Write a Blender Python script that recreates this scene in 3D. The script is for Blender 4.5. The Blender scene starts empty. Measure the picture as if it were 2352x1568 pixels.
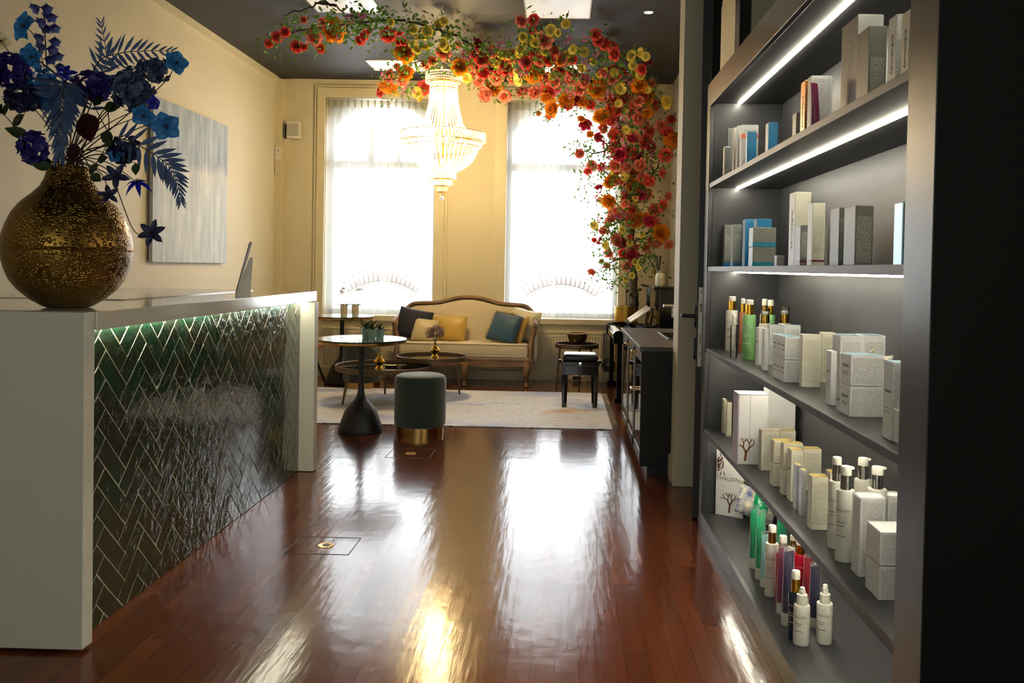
import bpy, bmesh, math, random
from mathutils import Vector, Matrix
from math import sin, cos, pi, radians
rnd = random.Random(7)
SC = bpy.context.scene
COL = SC.collection

# ------------------------------------------------------------ camera
IMG_W, IMG_H, FOC = 2352.0, 1568.0, 1950.0
PX, PY, EYE = 1256.0, 654.0, 1.3
YAW, PITCH, ROLL = 0.0174, 0.02, 0.019
fw = Vector((-sin(YAW)*cos(PITCH), cos(YAW)*cos(PITCH), -sin(PITCH)))
rt = fw.cross(Vector((0, 0, 1))).normalized()
up = rt.cross(fw)
R_ = cos(ROLL)*rt + sin(ROLL)*up
U_ = -sin(ROLL)*rt + cos(ROLL)*up
CAM = Vector((0, 0, EYE))
cd = bpy.data.cameras.new('camera')
cam = bpy.data.objects.new('camera', cd)
COL.objects.link(cam)
m = Matrix((R_, U_, -fw)).transposed().to_4x4()
m.translation = CAM
cam.matrix_world = m
cd.sensor_width = 36.0
cd.lens = 36.0*FOC/IMG_W
cd.shift_x = (IMG_W/2-PX)/IMG_W
cd.shift_y = (PY-IMG_H/2)/IMG_W
cd.clip_start = 0.05
SC.camera = cam

def at(px, py, x=None, y=None, z=None):
    """the point of the room seen at a spot of the photograph, on a plane x, y or z"""
    d = R_*((px-PX)/FOC) - U_*((py-PY)/FOC) + fw
    if x is not None: t = (x-CAM.x)/d.x
    elif y is not None: t = (y-CAM.y)/d.y
    else: t = (z-CAM.z)/d.z
    return CAM + d*t

# ------------------------------------------------------------ view, world, daylight
SC.view_settings.view_transform = 'Standard'
SC.view_settings.look = 'None'
SC.view_settings.gamma = 1.0
SC.view_settings.use_curve_mapping = False
SC.view_settings.exposure = 0.72
cy = SC.cycles
cy.use_denoising = True
cy.denoising_prefilter = 'FAST'
cy.max_bounces = 6
cy.diffuse_bounces = 3
cy.glossy_bounces = 3
cy.transmission_bounces = 4
cy.transparent_max_bounces = 8
cy.caustics_reflective = False
cy.caustics_refractive = False
cy.sample_clamp_indirect = 6.0
w = bpy.data.worlds.new('daylight')
SC.world = w
w.use_nodes = True
bg = w.node_tree.nodes['Background']
bg.inputs['Color'].default_value = (0.90, 0.96, 1.0, 1)
bg.inputs['Strength'].default_value = 6.6

def area(name, loc, rot, sx, sy, power, color, portal=False):
    l = bpy.data.lights.new(name, 'AREA')
    l.shape = 'RECTANGLE'; l.size = sx; l.size_y = sy
    l.energy = power; l.color = color
    if portal: l.cycles.is_portal = True
    o = bpy.data.objects.new(name, l)
    o.location = loc; o.rotation_euler = rot
    COL.objects.link(o)
    return o
# daylight through the two street windows (portals guide the sky light)
BACK = 9.9
for wx in (-2.17, -0.015):
    area('window_portal', (wx, BACK+0.34, 2.0), (radians(-90), 0, 0), 1.3, 2.6, 1, (1, 1, 1), portal=True)
# unseen fill light added behind the viewer; the wall there has no opening
area('rear_fill_light', (-0.9, -2.2, 1.8), (radians(90), 0, 0), 2.6, 2.2, 25, (0.86, 0.94, 0.88))

# ------------------------------------------------------------ helpers
def link(o): COL.objects.link(o); return o

def thing(name, label, cat, loc=(0, 0, 0), rz=0.0, group=None):
    o = bpy.data.objects.new(name, None)
    o.empty_display_size = 0.05
    o.location = loc; o.rotation_euler = (0, 0, rz)
    link(o)
    o['label'] = label; o['category'] = cat
    if group: o['group'] = group
    return o

def tag(o, label, cat, group=None):
    o['label'] = label; o['category'] = cat
    if group: o['group'] = group
    return o

def dup(root, label, loc=None, rz=None, group=None):
    r = root.copy(); link(r)
    for ch in list(root.children):
        c = ch.copy(); link(c); c.parent = r
        for g in list(ch.children):
            d = g.copy(); link(d); d.parent = c
    r['label'] = label
    if loc is not None: r.location = loc
    if rz is not None: r.rotation_euler = (0, 0, rz)
    if group: r['group'] = group
    return r

class MB:
    def __init__(s): s.bm = bmesh.new()
    def box(s, c, size, bevel=0.0, rz=0.0, seg=2, rot=None):
        mtx = Matrix.Translation(c) @ (rot.to_4x4() if rot is not None else Matrix.Rotation(rz, 4, 'Z')) @ Matrix.Diagonal((size[0], size[1], size[2], 1))
        vs = bmesh.ops.create_cube(s.bm, size=1.0, matrix=mtx)['verts']
        if bevel > 0:
            es = list({e for v in vs for e in v.link_edges})
            bmesh.ops.bevel(s.bm, geom=es, offset=bevel, segments=seg, affect='EDGES', profile=0.5)
        return s
    def b2(s, x0, x1, y0, y1, z0, z1, bevel=0.0):
        return s.box(((x0+x1)/2, (y0+y1)/2, (z0+z1)/2), (abs(x1-x0), abs(y1-y0), abs(z1-z0)), bevel)
    def lathe(s, prof, n=24, c=(0, 0, 0), mtx=None, cap=True, sx=1.0, sy=1.0):
        rings = []
        M = mtx if mtx is not None else Matrix.Identity(4)
        for r, z in prof:
            rings.append([s.bm.verts.new(M @ (Vector(c)+Vector((r*sx*cos(2*pi*i/n), r*sy*sin(2*pi*i/n), z)))) for i in range(n)])
        for a, b in zip(rings, rings[1:]):
            for i in range(n):
                s.bm.faces.new((a[i], a[(i+1) % n], b[(i+1) % n], b[i]))
        if cap:
            s.bm.faces.new(rings[0][::-1]); s.bm.faces.new(rings[-1])
        return s
    def tube(s, pts, r, n=8, cap=True, flat=1.0):
        pts = [Vector(p) for p in pts]
        rs = r if isinstance(r, (list, tuple)) else [r]*len(pts)
        rings = []; ref = None
        for i, p in enumerate(pts):
            t = (pts[min(i+1, len(pts)-1)]-pts[max(i-1, 0)]).normalized()
            if ref is None:
                ref = Vector((0, 0, 1)) if abs(t.z) < 0.9 else Vector((1, 0, 0))
            a = (ref - t*ref.dot(t))
            if a.length < 1e-5: a = t.orthogonal()
            a.normalize(); b = t.cross(a); ref = a
            rings.append([s.bm.verts.new(p + (a*cos(2*pi*k/n)*flat + b*sin(2*pi*k/n))*rs[i]) for k in range(n)])
        for A, B in zip(rings, rings[1:]):
            for k in range(n):
                s.bm.faces.new((A[k], A[(k+1) % n], B[(k+1) % n], B[k]))
        if cap:
            s.bm.faces.new(rings[0][::-1]); s.bm.faces.new(rings[-1])
        return s
    def prism(s, poly, axis, a, b):
        def P(u, v, t):
            return {'x': (t, u, v), 'y': (u, t, v), 'z': (u, v, t)}[axis]
        A = [s.bm.verts.new(P(u, v, a)) for u, v in poly]
        B = [s.bm.verts.new(P(u, v, b)) for u, v in poly]
        n = len(poly)
        s.bm.faces.new(A[::-1]); s.bm.faces.new(B)
        for i in range(n):
            s.bm.faces.new((A[i], A[(i+1) % n], B[(i+1) % n], B[i]))
        return s
    def grid(s, f, nu, nv, cu=False, cv=False):
        V = [[s.bm.verts.new(f(i/(nu if cu else nu-1), j/(nv if cv else nv-1))) for j in range(nv)] for i in range(nu)]
        for i in range(nu if cu else nu-1):
            for j in range(nv if cv else nv-1):
                s.bm.faces.new((V[i][j], V[(i+1) % nu][j], V[(i+1) % nu][(j+1) % nv], V[i][(j+1) % nv]))
        return s
    def face(s, pts):
        s.bm.faces.new([s.bm.verts.new(p) for p in pts]); return s
    def ball(s, c, r, u=10, v=7, sx=1, sy=1, sz=1):
        mtx = Matrix.Translation(c) @ Matrix.Diagonal((sx, sy, sz, 1))
        bmesh.ops.create_uvsphere(s.bm, u_segments=u, v_segments=v, radius=r, matrix=mtx); return s
    def bead(s, c, r, h=1.0):
        c = Vector(c)
        t = s.bm.verts.new(c+Vector((0, 0, r*h))); b = s.bm.verts.new(c-Vector((0, 0, r*h)))
        q = [s.bm.verts.new(c+Vector((r*cos(k*pi/2), r*sin(k*pi/2), 0))) for k in range(4)]
        for k in range(4):
            s.bm.faces.new((q[k], q[(k+1) % 4], t)); s.bm.faces.new((q[(k+1) % 4], q[k], b))
        return s
    def build(s, name, mat, parent=None, smooth=True, ang=35, normals=True):
        if normals: bmesh.ops.recalc_face_normals(s.bm, faces=s.bm.faces)
        me = bpy.data.meshes.new(name)
        s.bm.to_mesh(me); s.bm.free()
        if mat: me.materials.append(mat)
        if smooth:
            me.shade_smooth()
            me.set_sharp_from_angle(angle=radians(ang))
        o = bpy.data.objects.new(name, me)
        link(o)
        if parent is not None: o.parent = parent
        return o

def struct(o): o['kind'] = 'structure'; return o

# ------------------------------------------------------------ materials
def mat(name, col, rough=0.5, metal=0.0, spec=0.5, bump=None, coat=0.0, vary=None, trans=0.0, emit=None, sheen=0.0, alpha=None, ior=None):
    """bump=(scale,strength) vary=(scale,colour2,amount or (sx,sy,sz))"""
    m = bpy.data.materials.new(name); m.use_nodes = True
    nt = m.node_tree; b = nt.nodes['Principled BSDF']
    b.inputs['Base Color'].default_value = (*col, 1)
    b.inputs['Roughness'].default_value = rough
    b.inputs['Metallic'].default_value = metal
    b.inputs['Specular IOR Level'].default_value = spec
    b.inputs['Coat Weight'].default_value = coat
    b.inputs['Coat Roughness'].default_value = 0.06
    b.inputs['Transmission Weight'].default_value = trans
    b.inputs['Sheen Weight'].default_value = sheen
    if ior: b.inputs['IOR'].default_value = ior
    if alpha is not None: b.inputs['Alpha'].default_value = alpha
    if emit:
        b.inputs['Emission Color'].default_value = (*emit[0], 1)
        b.inputs['Emission Strength'].default_value = emit[1]
    if bump or vary:
        tc = nt.nodes.new('ShaderNodeTexCoord')
    if bump:
        n = nt.nodes.new('ShaderNodeTexNoise'); n.inputs['Scale'].default_value = bump[0]; n.inputs['Detail'].default_value = 3
        bp = nt.nodes.new('ShaderNodeBump'); bp.inputs['Strength'].default_value = bump[1]; bp.inputs['Distance'].default_value = bump[2] if len(bump) > 2 else 0.01
        nt.links.new(tc.outputs['Object'], n.inputs['Vector'])
        nt.links.new(n.outputs['Fac'], bp.inputs['Height'])
        nt.links.new(bp.outputs['Normal'], b.inputs['Normal'])
    if vary:
        n = nt.nodes.new('ShaderNodeTexNoise'); n.inputs['Scale'].default_value = vary[0]; n.inputs['Detail'].default_value = 4
        src = tc.outputs['Object']
        if len(vary) > 2:
            mp = nt.nodes.new('ShaderNodeMapping'); mp.inputs['Scale'].default_value = vary[2]
            nt.links.new(src, mp.inputs['Vector']); src = mp.outputs['Vector']
        nt.links.new(src, n.inputs['Vector'])
        r = nt.nodes.new('ShaderNodeValToRGB')
        r.color_ramp.elements[0].position = 0.35; r.color_ramp.elements[0].color = (*col, 1)
        r.color_ramp.elements[1].position = 0.65; r.color_ramp.elements[1].color = (*vary[1], 1)
        nt.links.new(n.outputs['Fac'], r.inputs['Fac'])
        nt.links.new(r.outputs['Color'], b.inputs['Base Color'])
    return m

def hexc(h):
    v = [int(h[i:i+2], 16)/255 for i in (0, 2, 4)]
    return tuple(x/12.92 if x <= 0.04045 else ((x+0.055)/1.055)**2.4 for x in v)

def emitter(name, col, strength):
    m = bpy.data.materials.new(name); m.use_nodes = True
    nt = m.node_tree; nt.nodes.clear()
    e = nt.nodes.new('ShaderNodeEmission'); e.inputs['Color'].default_value = (*col, 1); e.inputs['Strength'].default_value = strength
    o = nt.nodes.new('ShaderNodeOutputMaterial'); nt.links.new(e.outputs[0], o.inputs[0])
    return m

def leafy(name, col, col2=None, tr=0.35, rough=0.5):
    """thin petals and leaves: diffuse and gloss with some light passing through"""
    m = mat(name, col, rough, vary=(25, col2) if col2 else None)
    nt = m.node_tree; b = nt.nodes['Principled BSDF']; out = nt.nodes['Material Output']
    t = nt.nodes.new('ShaderNodeBsdfTranslucent'); t.inputs['Color'].default_value = (*col, 1)
    mx = nt.nodes.new('ShaderNodeMixShader'); mx.inputs[0].default_value = tr
    nt.links.new(b.outputs[0], mx.inputs[1]); nt.links.new(t.outputs[0], mx.inputs[2])
    nt.links.new(mx.outputs[0], out.inputs['Surface'])
    return m

def floor_material():
    m = mat('polished jatoba strips', (0.2, 0.06, 0.03), 0.15, spec=0.35)
    nt = m.node_tree; b = nt.nodes['Principled BSDF']; L = nt.links.new
    b.inputs['Coat Roughness'].default_value = 0.10
    tc = nt.nodes.new('ShaderNodeTexCoord'); sp = nt.nodes.new('ShaderNodeSeparateXYZ'); cb = nt.nodes.new('ShaderNodeCombineXYZ')
    L(tc.outputs['Object'], sp.inputs[0]); L(sp.outputs['Y'], cb.inputs['X']); L(sp.outputs['X'], cb.inputs['Y'])
    br = nt.nodes.new('ShaderNodeTexBrick')
    br.offset = 0.37; br.offset_frequency = 3; br.squash = 1.0; br.squash_frequency = 2
    for k, v in (('Scale', 1.0), ('Brick Width', 0.62), ('Row Height', 0.078), ('Mortar Size', 0.0011), ('Mortar Smooth', 0.3), ('Bias', 0.0)):
        br.inputs[k].default_value = v
    br.inputs['Color1'].default_value = (0, 0, 0, 1); br.inputs['Color2'].default_value = (1, 1, 1, 1); br.inputs['Mortar'].default_value = (0.5, 0.5, 0.5, 1)
    L(cb.outputs[0], br.inputs['Vector'])
    rp = nt.nodes.new('ShaderNodeValToRGB')
    els = rp.color_ramp.elements
    els[0].position = 0.0; els[0].color = (0.088, 0.023, 0.010, 1)
    els[1].position = 1.0; els[1].color = (0.150, 0.043, 0.016, 1)
    for p, c in ((0.3, (0.105, 0.027, 0.011, 1)), (0.65, (0.122, 0.032, 0.013, 1))):
        e = els.new(p); e.color = c
    L(br.outputs['Color'], rp.inputs['Fac'])
    # grain streaks along the strips
    mp = nt.nodes.new('ShaderNodeMapping'); mp.inputs['Scale'].default_value = (60, 2.2, 1)
    L(tc.outputs['Object'], mp.inputs['Vector'])
    n = nt.nodes.new('ShaderNodeTexNoise'); n.inputs['Scale'].default_value = 1.0; n.inputs['Detail'].default_value = 5
    L(mp.outputs[0], n.inputs['Vector'])
    mx = nt.nodes.new('ShaderNodeMix'); mx.data_type = 'RGBA'; mx.blend_type = 'MULTIPLY'; mx.inputs[0].default_value = 0.55
    r2 = nt.nodes.new('ShaderNodeValToRGB'); r2.color_ramp.elements[0].color = (0.55, 0.5, 0.45, 1); r2.color_ramp.elements[1].color = (1.25, 1.2, 1.1, 1)
    L(n.outputs['Fac'], r2.inputs['Fac']); L(rp.outputs['Color'], mx.inputs['A']); L(r2.outputs['Color'], mx.inputs['B'])
    mo = nt.nodes.new('ShaderNodeMix'); mo.data_type = 'RGBA'; mo.inputs['B'].default_value = (0.03, 0.01, 0.006, 1)
    L(br.outputs['Fac'], mo.inputs[0]); L(mx.outputs['Result'], mo.inputs['A'])
    L(mo.outputs['Result'], b.inputs['Base Color'])
    # slightly cupped strips and brushed lacquer
    mp2 = nt.nodes.new('ShaderNodeMapping'); mp2.inputs['Scale'].default_value = (28, 3.0, 1)
    L(tc.outputs['Object'], mp2.inputs['Vector'])
    n2 = nt.nodes.new('ShaderNodeTexNoise'); n2.inputs['Scale'].default_value = 1.0; n2.inputs['Detail'].default_value = 3
    L(mp2.outputs[0], n2.inputs['Vector'])
    n3 = nt.nodes.new('ShaderNodeTexNoise'); n3.inputs['Scale'].default_value = 9.0; n3.inputs['Detail'].default_value = 2
    L(tc.outputs['Object'], n3.inputs['Vector'])
    ad = nt.nodes.new('ShaderNodeMath'); ad.operation = 'ADD'
    L(n2.outputs['Fac'], ad.inputs[0]); L(n3.outputs['Fac'], ad.inputs[1])
    bp = nt.nodes.new('ShaderNodeBump'); bp.inputs['Strength'].default_value = 0.16; bp.inputs['Distance'].default_value = 0.006
    L(ad.outputs[0], bp.inputs['Height'])
    L(bp.outputs['Normal'], b.inputs['Normal']); L(bp.outputs['Normal'], b.inputs['Coat Normal'])
    return m

def ceiling_material():
    m = mat('anthracite ceiling tiles', hexc('2c2c2e'), 0.65)
    nt = m.node_tree; b = nt.nodes['Principled BSDF']; L = nt.links.new
    tc = nt.nodes.new('ShaderNodeTexCoord')
    br = nt.nodes.new('ShaderNodeTexBrick'); br.offset = 0.0
    for k, v in (('Scale', 1.0), ('Brick Width', 1.8), ('Row Height', 0.52), ('Mortar Size', 0.006), ('Mortar Smooth', 0.2)):
        br.inputs[k].default_value = v
    br.inputs['Color1'].default_value = (*hexc('27282a'), 1); br.inputs['Color2'].default_value = (*hexc('222325'), 1); br.inputs['Mortar'].default_value = (*hexc('131314'), 1)
    L(tc.outputs['Object'], br.inputs['Vector']); L(br.outputs['Color'], b.inputs['Base Color'])
    bp = nt.nodes.new('ShaderNodeBump'); bp.invert = True; bp.inputs['Strength'].default_value = 0.6; bp.inputs['Distance'].default_value = 0.004
    L(br.outputs['Fac'], bp.inputs['Height']); L(bp.outputs['Normal'], b.inputs['Normal'])
    return m

def sheer_material(name, op, col=(0.86, 0.86, 0.84)):
    m = bpy.data.materials.new(name); m.use_nodes = True
    nt = m.node_tree; nt.nodes.clear(); L = nt.links.new
    t = nt.nodes.new('ShaderNodeBsdfTransparent'); t.inputs['Color'].default_value = (0.97, 0.97, 0.97, 1)
    d = nt.nodes.new('ShaderNodeBsdfDiffuse'); d.inputs['Color'].default_value = (*col, 1)
    tl = nt.nodes.new('ShaderNodeBsdfTranslucent'); tl.inputs['Color'].default_value = (*col, 1)
    a = nt.nodes.new('ShaderNodeMixShader'); a.inputs[0].default_value = 0.6
    L(d.outputs[0], a.inputs[1]); L(tl.outputs[0], a.inputs[2])
    lw = nt.nodes.new('ShaderNodeLayerWeight'); lw.inputs['Blend'].default_value = 0.35
    mm = nt.nodes.new('ShaderNodeMath'); mm.operation = 'MULTIPLY_ADD'; mm.inputs[1].default_value = 0.5; mm.inputs[2].default_value = op; mm.use_clamp = True
    L(lw.outputs['Facing'], mm.inputs[0])
    x = nt.nodes.new('ShaderNodeMixShader'); L(mm.outputs[0], x.inputs[0]); L(t.outputs[0], x.inputs[1]); L(a.outputs[0], x.inputs[2])
    o = nt.nodes.new('ShaderNodeOutputMaterial'); L(x.outputs[0], o.inputs[0])
    return m

def thin_glass(name):
    m = bpy.data.materials.new(name); m.use_nodes = True
    nt = m.node_tree; nt.nodes.clear(); L = nt.links.new
    t = nt.nodes.new('ShaderNodeBsdfTransparent'); g = nt.nodes.new('ShaderNodeBsdfGlossy'); g.inputs['Roughness'].default_value = 0.02
    f = nt.nodes.new('ShaderNodeFresnel'); f.inputs['IOR'].default_value = 1.45
    x = nt.nodes.new('ShaderNodeMixShader'); L(f.outputs[0], x.inputs[0]); L(t.outputs[0], x.inputs[1]); L(g.outputs[0], x.inputs[2])
    o = nt.nodes.new('ShaderNodeOutputMaterial'); L(x.outputs[0], o.inputs[0])
    return m

def print_material(name, paper, ink, lines=150.0, words=70.0):
    """rows of tiny print on a package"""
    m = mat(name, paper, 0.45)
    nt = m.node_tree; b = nt.nodes['Principled BSDF']; L = nt.links.new
    tc = nt.nodes.new('ShaderNodeTexCoord'); sp = nt.nodes.new('ShaderNodeSeparateXYZ'); L(tc.outputs['Object'], sp.inputs[0])
    w1 = nt.nodes.new('ShaderNodeMath'); w1.operation = 'MULTIPLY'; w1.inputs[1].default_value = lines; L(sp.outputs['Z'], w1.inputs[0])
    fr = nt.nodes.new('ShaderNodeMath'); fr.operation = 'FRACT'; L(w1.outputs[0], fr.inputs[0])
    gt = nt.nodes.new('ShaderNodeMath'); gt.operation = 'GREATER_THAN'; gt.inputs[1].default_value = 0.5; L(fr.outputs[0], gt.inputs[0])
    fl = nt.nodes.new('ShaderNodeMath'); fl.operation = 'FLOOR'; L(w1.outputs[0], fl.inputs[0])
    ad = nt.nodes.new('ShaderNodeMath'); ad.operation = 'ADD'; L(sp.outputs['X'], ad.inputs[0]); L(sp.outputs['Y'], ad.inputs[1])
    wm = nt.nodes.new('ShaderNodeMath'); wm.operation = 'MULTIPLY'; wm.inputs[1].default_value = words; L(ad.outputs[0], wm.inputs[0])
    cb = nt.nodes.new('ShaderNodeCombineXYZ'); L(wm.outputs[0], cb.inputs['X']); L(fl.outputs[0], cb.inputs['Y'])
    wn = nt.nodes.new('ShaderNodeTexNoise'); wn.inputs['Scale'].default_value = 2.3; wn.inputs['Detail'].default_value = 0; L(cb.outputs[0], wn.inputs['Vector'])
    g2 = nt.nodes.new('ShaderNodeMath'); g2.operation = 'GREATER_THAN'; g2.inputs[1].default_value = 0.42; L(wn.outputs['Fac'], g2.inputs[0])
    mu = nt.nodes.new('ShaderNodeMath'); mu.operation = 'MULTIPLY'; L(gt.outputs[0], mu.inputs[0]); L(g2.outputs[0], mu.inputs[1])
    mx = nt.nodes.new('ShaderNodeMix'); mx.data_type = 'RGBA'; mx.inputs['A'].default_value = (*paper, 1); mx.inputs['B'].default_value = (*ink, 1)
    L(mu.outputs[0], mx.inputs[0]); L(mx.outputs['Result'], b.inputs['Base Color'])
    return m

def hammered_material():
    m = mat('hammered antique brass', hexc('8a6a33'), 0.32, metal=1.0)
    nt = m.node_tree; b = nt.nodes['Principled BSDF']; L = nt.links.new
    tc = nt.nodes.new('ShaderNodeTexCoord')
    v = nt.nodes.new('ShaderNodeTexVoronoi'); v.inputs['Scale'].default_value = 64
    L(tc.outputs['Object'], v.inputs['Vector'])
    r = nt.nodes.new('ShaderNodeValToRGB')      # a raised ring round each dimple
    e = r.color_ramp.elements
    e[0].position = 0.0; e[0].color = (0.1, 0.1, 0.1, 1); e[1].position = 0.62; e[1].color = (0.35, 0.35, 0.35, 1)
    for p, c in ((0.24, 0.15), (0.40, 1.0), (0.54, 0.4)):
        q = e.new(p); q.color = (c, c, c, 1)
    L(v.outputs['Distance'], r.inputs['Fac'])
    bp = nt.nodes.new('ShaderNodeBump'); bp.inputs['Strength'].default_value = 0.7; bp.inputs['Distance'].default_value = 0.004
    L(r.outputs['Color'], bp.inputs['Height']); L(bp.outputs['Normal'], b.inputs['Normal'])
    n = nt.nodes.new('ShaderNodeTexNoise'); n.inputs['Scale'].default_value = 7; L(tc.outputs['Object'], n.inputs['Vector'])
    rp = nt.nodes.new('ShaderNodeValToRGB'); rp.color_ramp.elements[0].position = 0.3; rp.color_ramp.elements[0].color = (*hexc('6b4d24'), 1)
    rp.color_ramp.elements[1].position = 0.7; rp.color_ramp.elements[1].color = (*hexc('a5803f'), 1)
    L(n.outputs['Fac'], rp.inputs['Fac']); L(rp.outputs['Color'], b.inputs['Base Color'])
    return m

def rug_material():
    m = mat('faded woven rug', hexc('c9c4be'), 0.95, sheen=0.2)
    nt = m.node_tree; b = nt.nodes['Principled BSDF']; L = nt.links.new
    tc = nt.nodes.new('ShaderNodeTexCoord')
    def noise(scale, mapping=None, detail=4):
        n = nt.nodes.new('ShaderNodeTexNoise'); n.inputs['Scale'].default_value = scale; n.inputs['Detail'].default_value = detail
        src = tc.outputs['Object']
        if mapping:
            mp = nt.nodes.new('ShaderNodeMapping'); mp.inputs['Scale'].default_value = mapping[:3]
            if len(mapping) > 3: mp.inputs['Location'].default_value = (mapping[3],)*3
            L(src, mp.inputs['Vector']); src = mp.outputs[0]
        L(src, n.inputs['Vector']); return n
    def ramp(n, stops):
        r = nt.nodes.new('ShaderNodeValToRGB'); e = r.color_ramp.elements
        e[0].position, e[0].color = stops[0][0], (*stops[0][1], 1)
        e[1].position, e[1].color = stops[-1][0], (*stops[-1][1], 1)
        for p, c in stops[1:-1]:
            q = e.new(p); q.color = (*c, 1)
        L(n.outputs['Fac'], r.inputs['Fac']); return r
    base = ramp(noise(1.3, (0.8, 1.4, 1)), [(0.3, hexc('8a9edc')), (0.44, hexc('dadeec')), (0.60, hexc('dadce6')), (0.74, hexc('c8a27c'))])
    k = ramp(noise(1.0, (10, 46, 1), 6), [(0.35, (1, 1, 1)), (0.39, (0, 0, 0))])
    ink = ramp(noise(1.0, (2.5, 2.5, 1, 4.0)), [(0.35, hexc('3c4468')), (0.5, hexc('8a4636')), (0.65, hexc('9a7a52'))])
    mx = nt.nodes.new('ShaderNodeMix'); mx.data_type = 'RGBA'
    mm = nt.nodes.new('ShaderNodeMath'); mm.operation = 'MULTIPLY'; mm.inputs[1].default_value = 0.8
    L(k.outputs['Color'], mm.inputs[0]); L(mm.outputs[0], mx.inputs[0]); L(base.outputs['Color'], mx.inputs['A']); L(ink.outputs['Color'], mx.inputs['B'])
    L(mx.outputs['Result'], b.inputs['Base Color'])
    return m

M = dict(
    wall=mat('cream wall paint', hexc('dcd3b8'), 0.6, bump=(60, 0.06, 0.003)),
    trim=mat('cream gloss trim', hexc('dfd5b6'), 0.35),
    white=mat('white lacquer', hexc('e9e7df'), 0.3),
    counter=mat('pale grey counter laminate', hexc('cfccbd'), 0.32, bump=(300, 0.03, 0.001)),
    counter_top=mat('glossy counter edge', hexc('cfcabb'), 0.12, coat=0.4),
    black=mat('matt black', hexc('141416'), 0.5),
    black_gloss=mat('piano black', (0.006, 0.006, 0.007), 0.06, coat=0.5),
    shelf=mat('anthracite shelf board', hexc('38383a'), 0.46, bump=(400, 0.03, 0.001)), shelf_front=mat('anthracite front lacquer', hexc('38383a'), 0.30),
    shelf_side=mat('black laminate', hexc('060606'), 0.6, spec=0.3),
    cabinet=mat('black cabinet panel', hexc('101011'), 0.6),
    cabinet_top=mat('dark grey worktop', hexc('4b463f'), 0.4),
    steel=mat('brushed steel', hexc('8f8b82'), 0.42, metal=1.0),
    chrome=mat('chrome', (0.85, 0.85, 0.85), 0.08, metal=1.0),
    gold=mat('polished gold', hexc('d9a740'), 0.15, metal=1.0),
    brass=mat('satin brass', hexc('c4a062'), 0.3, metal=1.0),
    bronze=mat('dark bronze metal', hexc('6e5a44'), 0.4, metal=0.8),
    copper=mat('brushed copper gold', hexc('b08a52'), 0.25, metal=1.0),
    glass_black=mat('black glass', (0.008, 0.008, 0.009), 0.03, spec=0.7),
    green_velvet=mat('dark green velvet', hexc('25352b'), 0.9, sheen=0.6, bump=(250, 0.2, 0.002)),
    grey_velvet=mat('charcoal fabric', hexc('2b2f30'), 0.95, sheen=0.4, bump=(250, 0.2, 0.002)),
    linen=mat('cream linen', hexc('dccdb2'), 0.9, bump=(220, 0.15, 0.001)),
    oak=mat('weathered oak', hexc('937253'), 0.55, vary=(6, hexc('745640'), (1, 1, 8)), bump=(40, 0.15, 0.003)),
    leaf=leafy('green leaf', hexc('557a2c'), hexc('7f9c40'), 0.45),
    leaf_dark=leafy('dark green leaf', hexc('26371a'), hexc('3c4a1e'), 0.2),
    bark=mat('grey brown bark', hexc('6d6250'), 0.85, vary=(14, hexc('3d3226')), bump=(30, 0.6, 0.01)),
    twig=mat('brown twig', hexc('4a3524'), 0.8),
    glass=thin_glass('clear window glass'),
    led=emitter('LED strip', (1.0, 0.93, 0.74), 48.0),
    led_counter=emitter('counter LED strip', (1.0, 0.95, 0.72), 28.0),
    paper=mat('white card', hexc('e8e6e0'), 0.5),
    floor=floor_material(), ceiling=ceiling_material(), hammered=hammered_material(), rug=rug_material(),
    sheer=sheer_material('sheer voile', 0.38), tape=sheer_material('heading tape', 0.72, (0.62, 0.58, 0.45)),
)

# ============================================================ the setting
XL, XR, XN, CEIL = -3.35, 1.24, 1.32, 3.45
b = MB(); b.b2(XL-0.2, 1.6, -2.6, BACK+0.4, -0.08, 0.0)
struct(b.build('floor', M['floor'], smooth=False))
b = MB(); b.b2(XL-0.2, 1.6, -2.6, BACK+0.4, CEIL, CEIL+0.1)
struct(b.build('ceiling', M['ceiling'], smooth=False))
b = MB(); b.b2(XL-0.2, XL, -2.6, BACK+0.4, 0, CEIL)
struct(b.build('wall_left', M['wall'], smooth=False))
b = MB(); b.b2(XR, XR+0.3, 5.3, BACK+0.4, 0, CEIL)
struct(b.build('wall_right', M['wall'], smooth=False))
b = MB(); b.b2(XN, XN+0.2, -2.6, 5.11, 0, CEIL)
struct(b.build('wall_side', M['wall'], smooth=False))
b = MB(); b.b2(XL, XN, -2.6, -2.45, 0, CEIL)
struct(b.build('wall_front', M['wall'], smooth=False))
# cross wall with a steel framed opening beside the shelf unit
b = MB(); b.b2(0.705, 0.84, 5.11, 5.32, 0, CEIL); b.b2(1.10, 1.55, 5.11, 5.30, 0, CEIL); b.b2(0.84, 1.10, 5.11, 5.30, 3.12, CEIL)
struct(b.build('wall_stub', M['wall'], smooth=False))
b = MB(); b.b2(0.69, 0.84, 5.09, 5.33, 0.0, 0.15, 0.006)
struct(b.build('baseboard_stub', M['trim'], smooth=False))
b = MB()
for x0, x1 in ((0.872, 0.925), (1.035, 1.10)):
    b.b2(x0, x1, 5.13, 5.27, 0, 3.12); b.b2(x0+0.012, x1-0.012, 5.115, 5.285, 0, 3.12)
b.b2(0.84, 0.872, 5.16, 5.24, 0, 3.12); b.b2(0.84, 1.10, 5.13, 5.27, 3.02, 3.12); b.b2(0.91, 0.955, 5.27, 6.4, 2.93, 3.0)
fr = struct(b.build('trim_1', M['black'], smooth=False))
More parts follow.
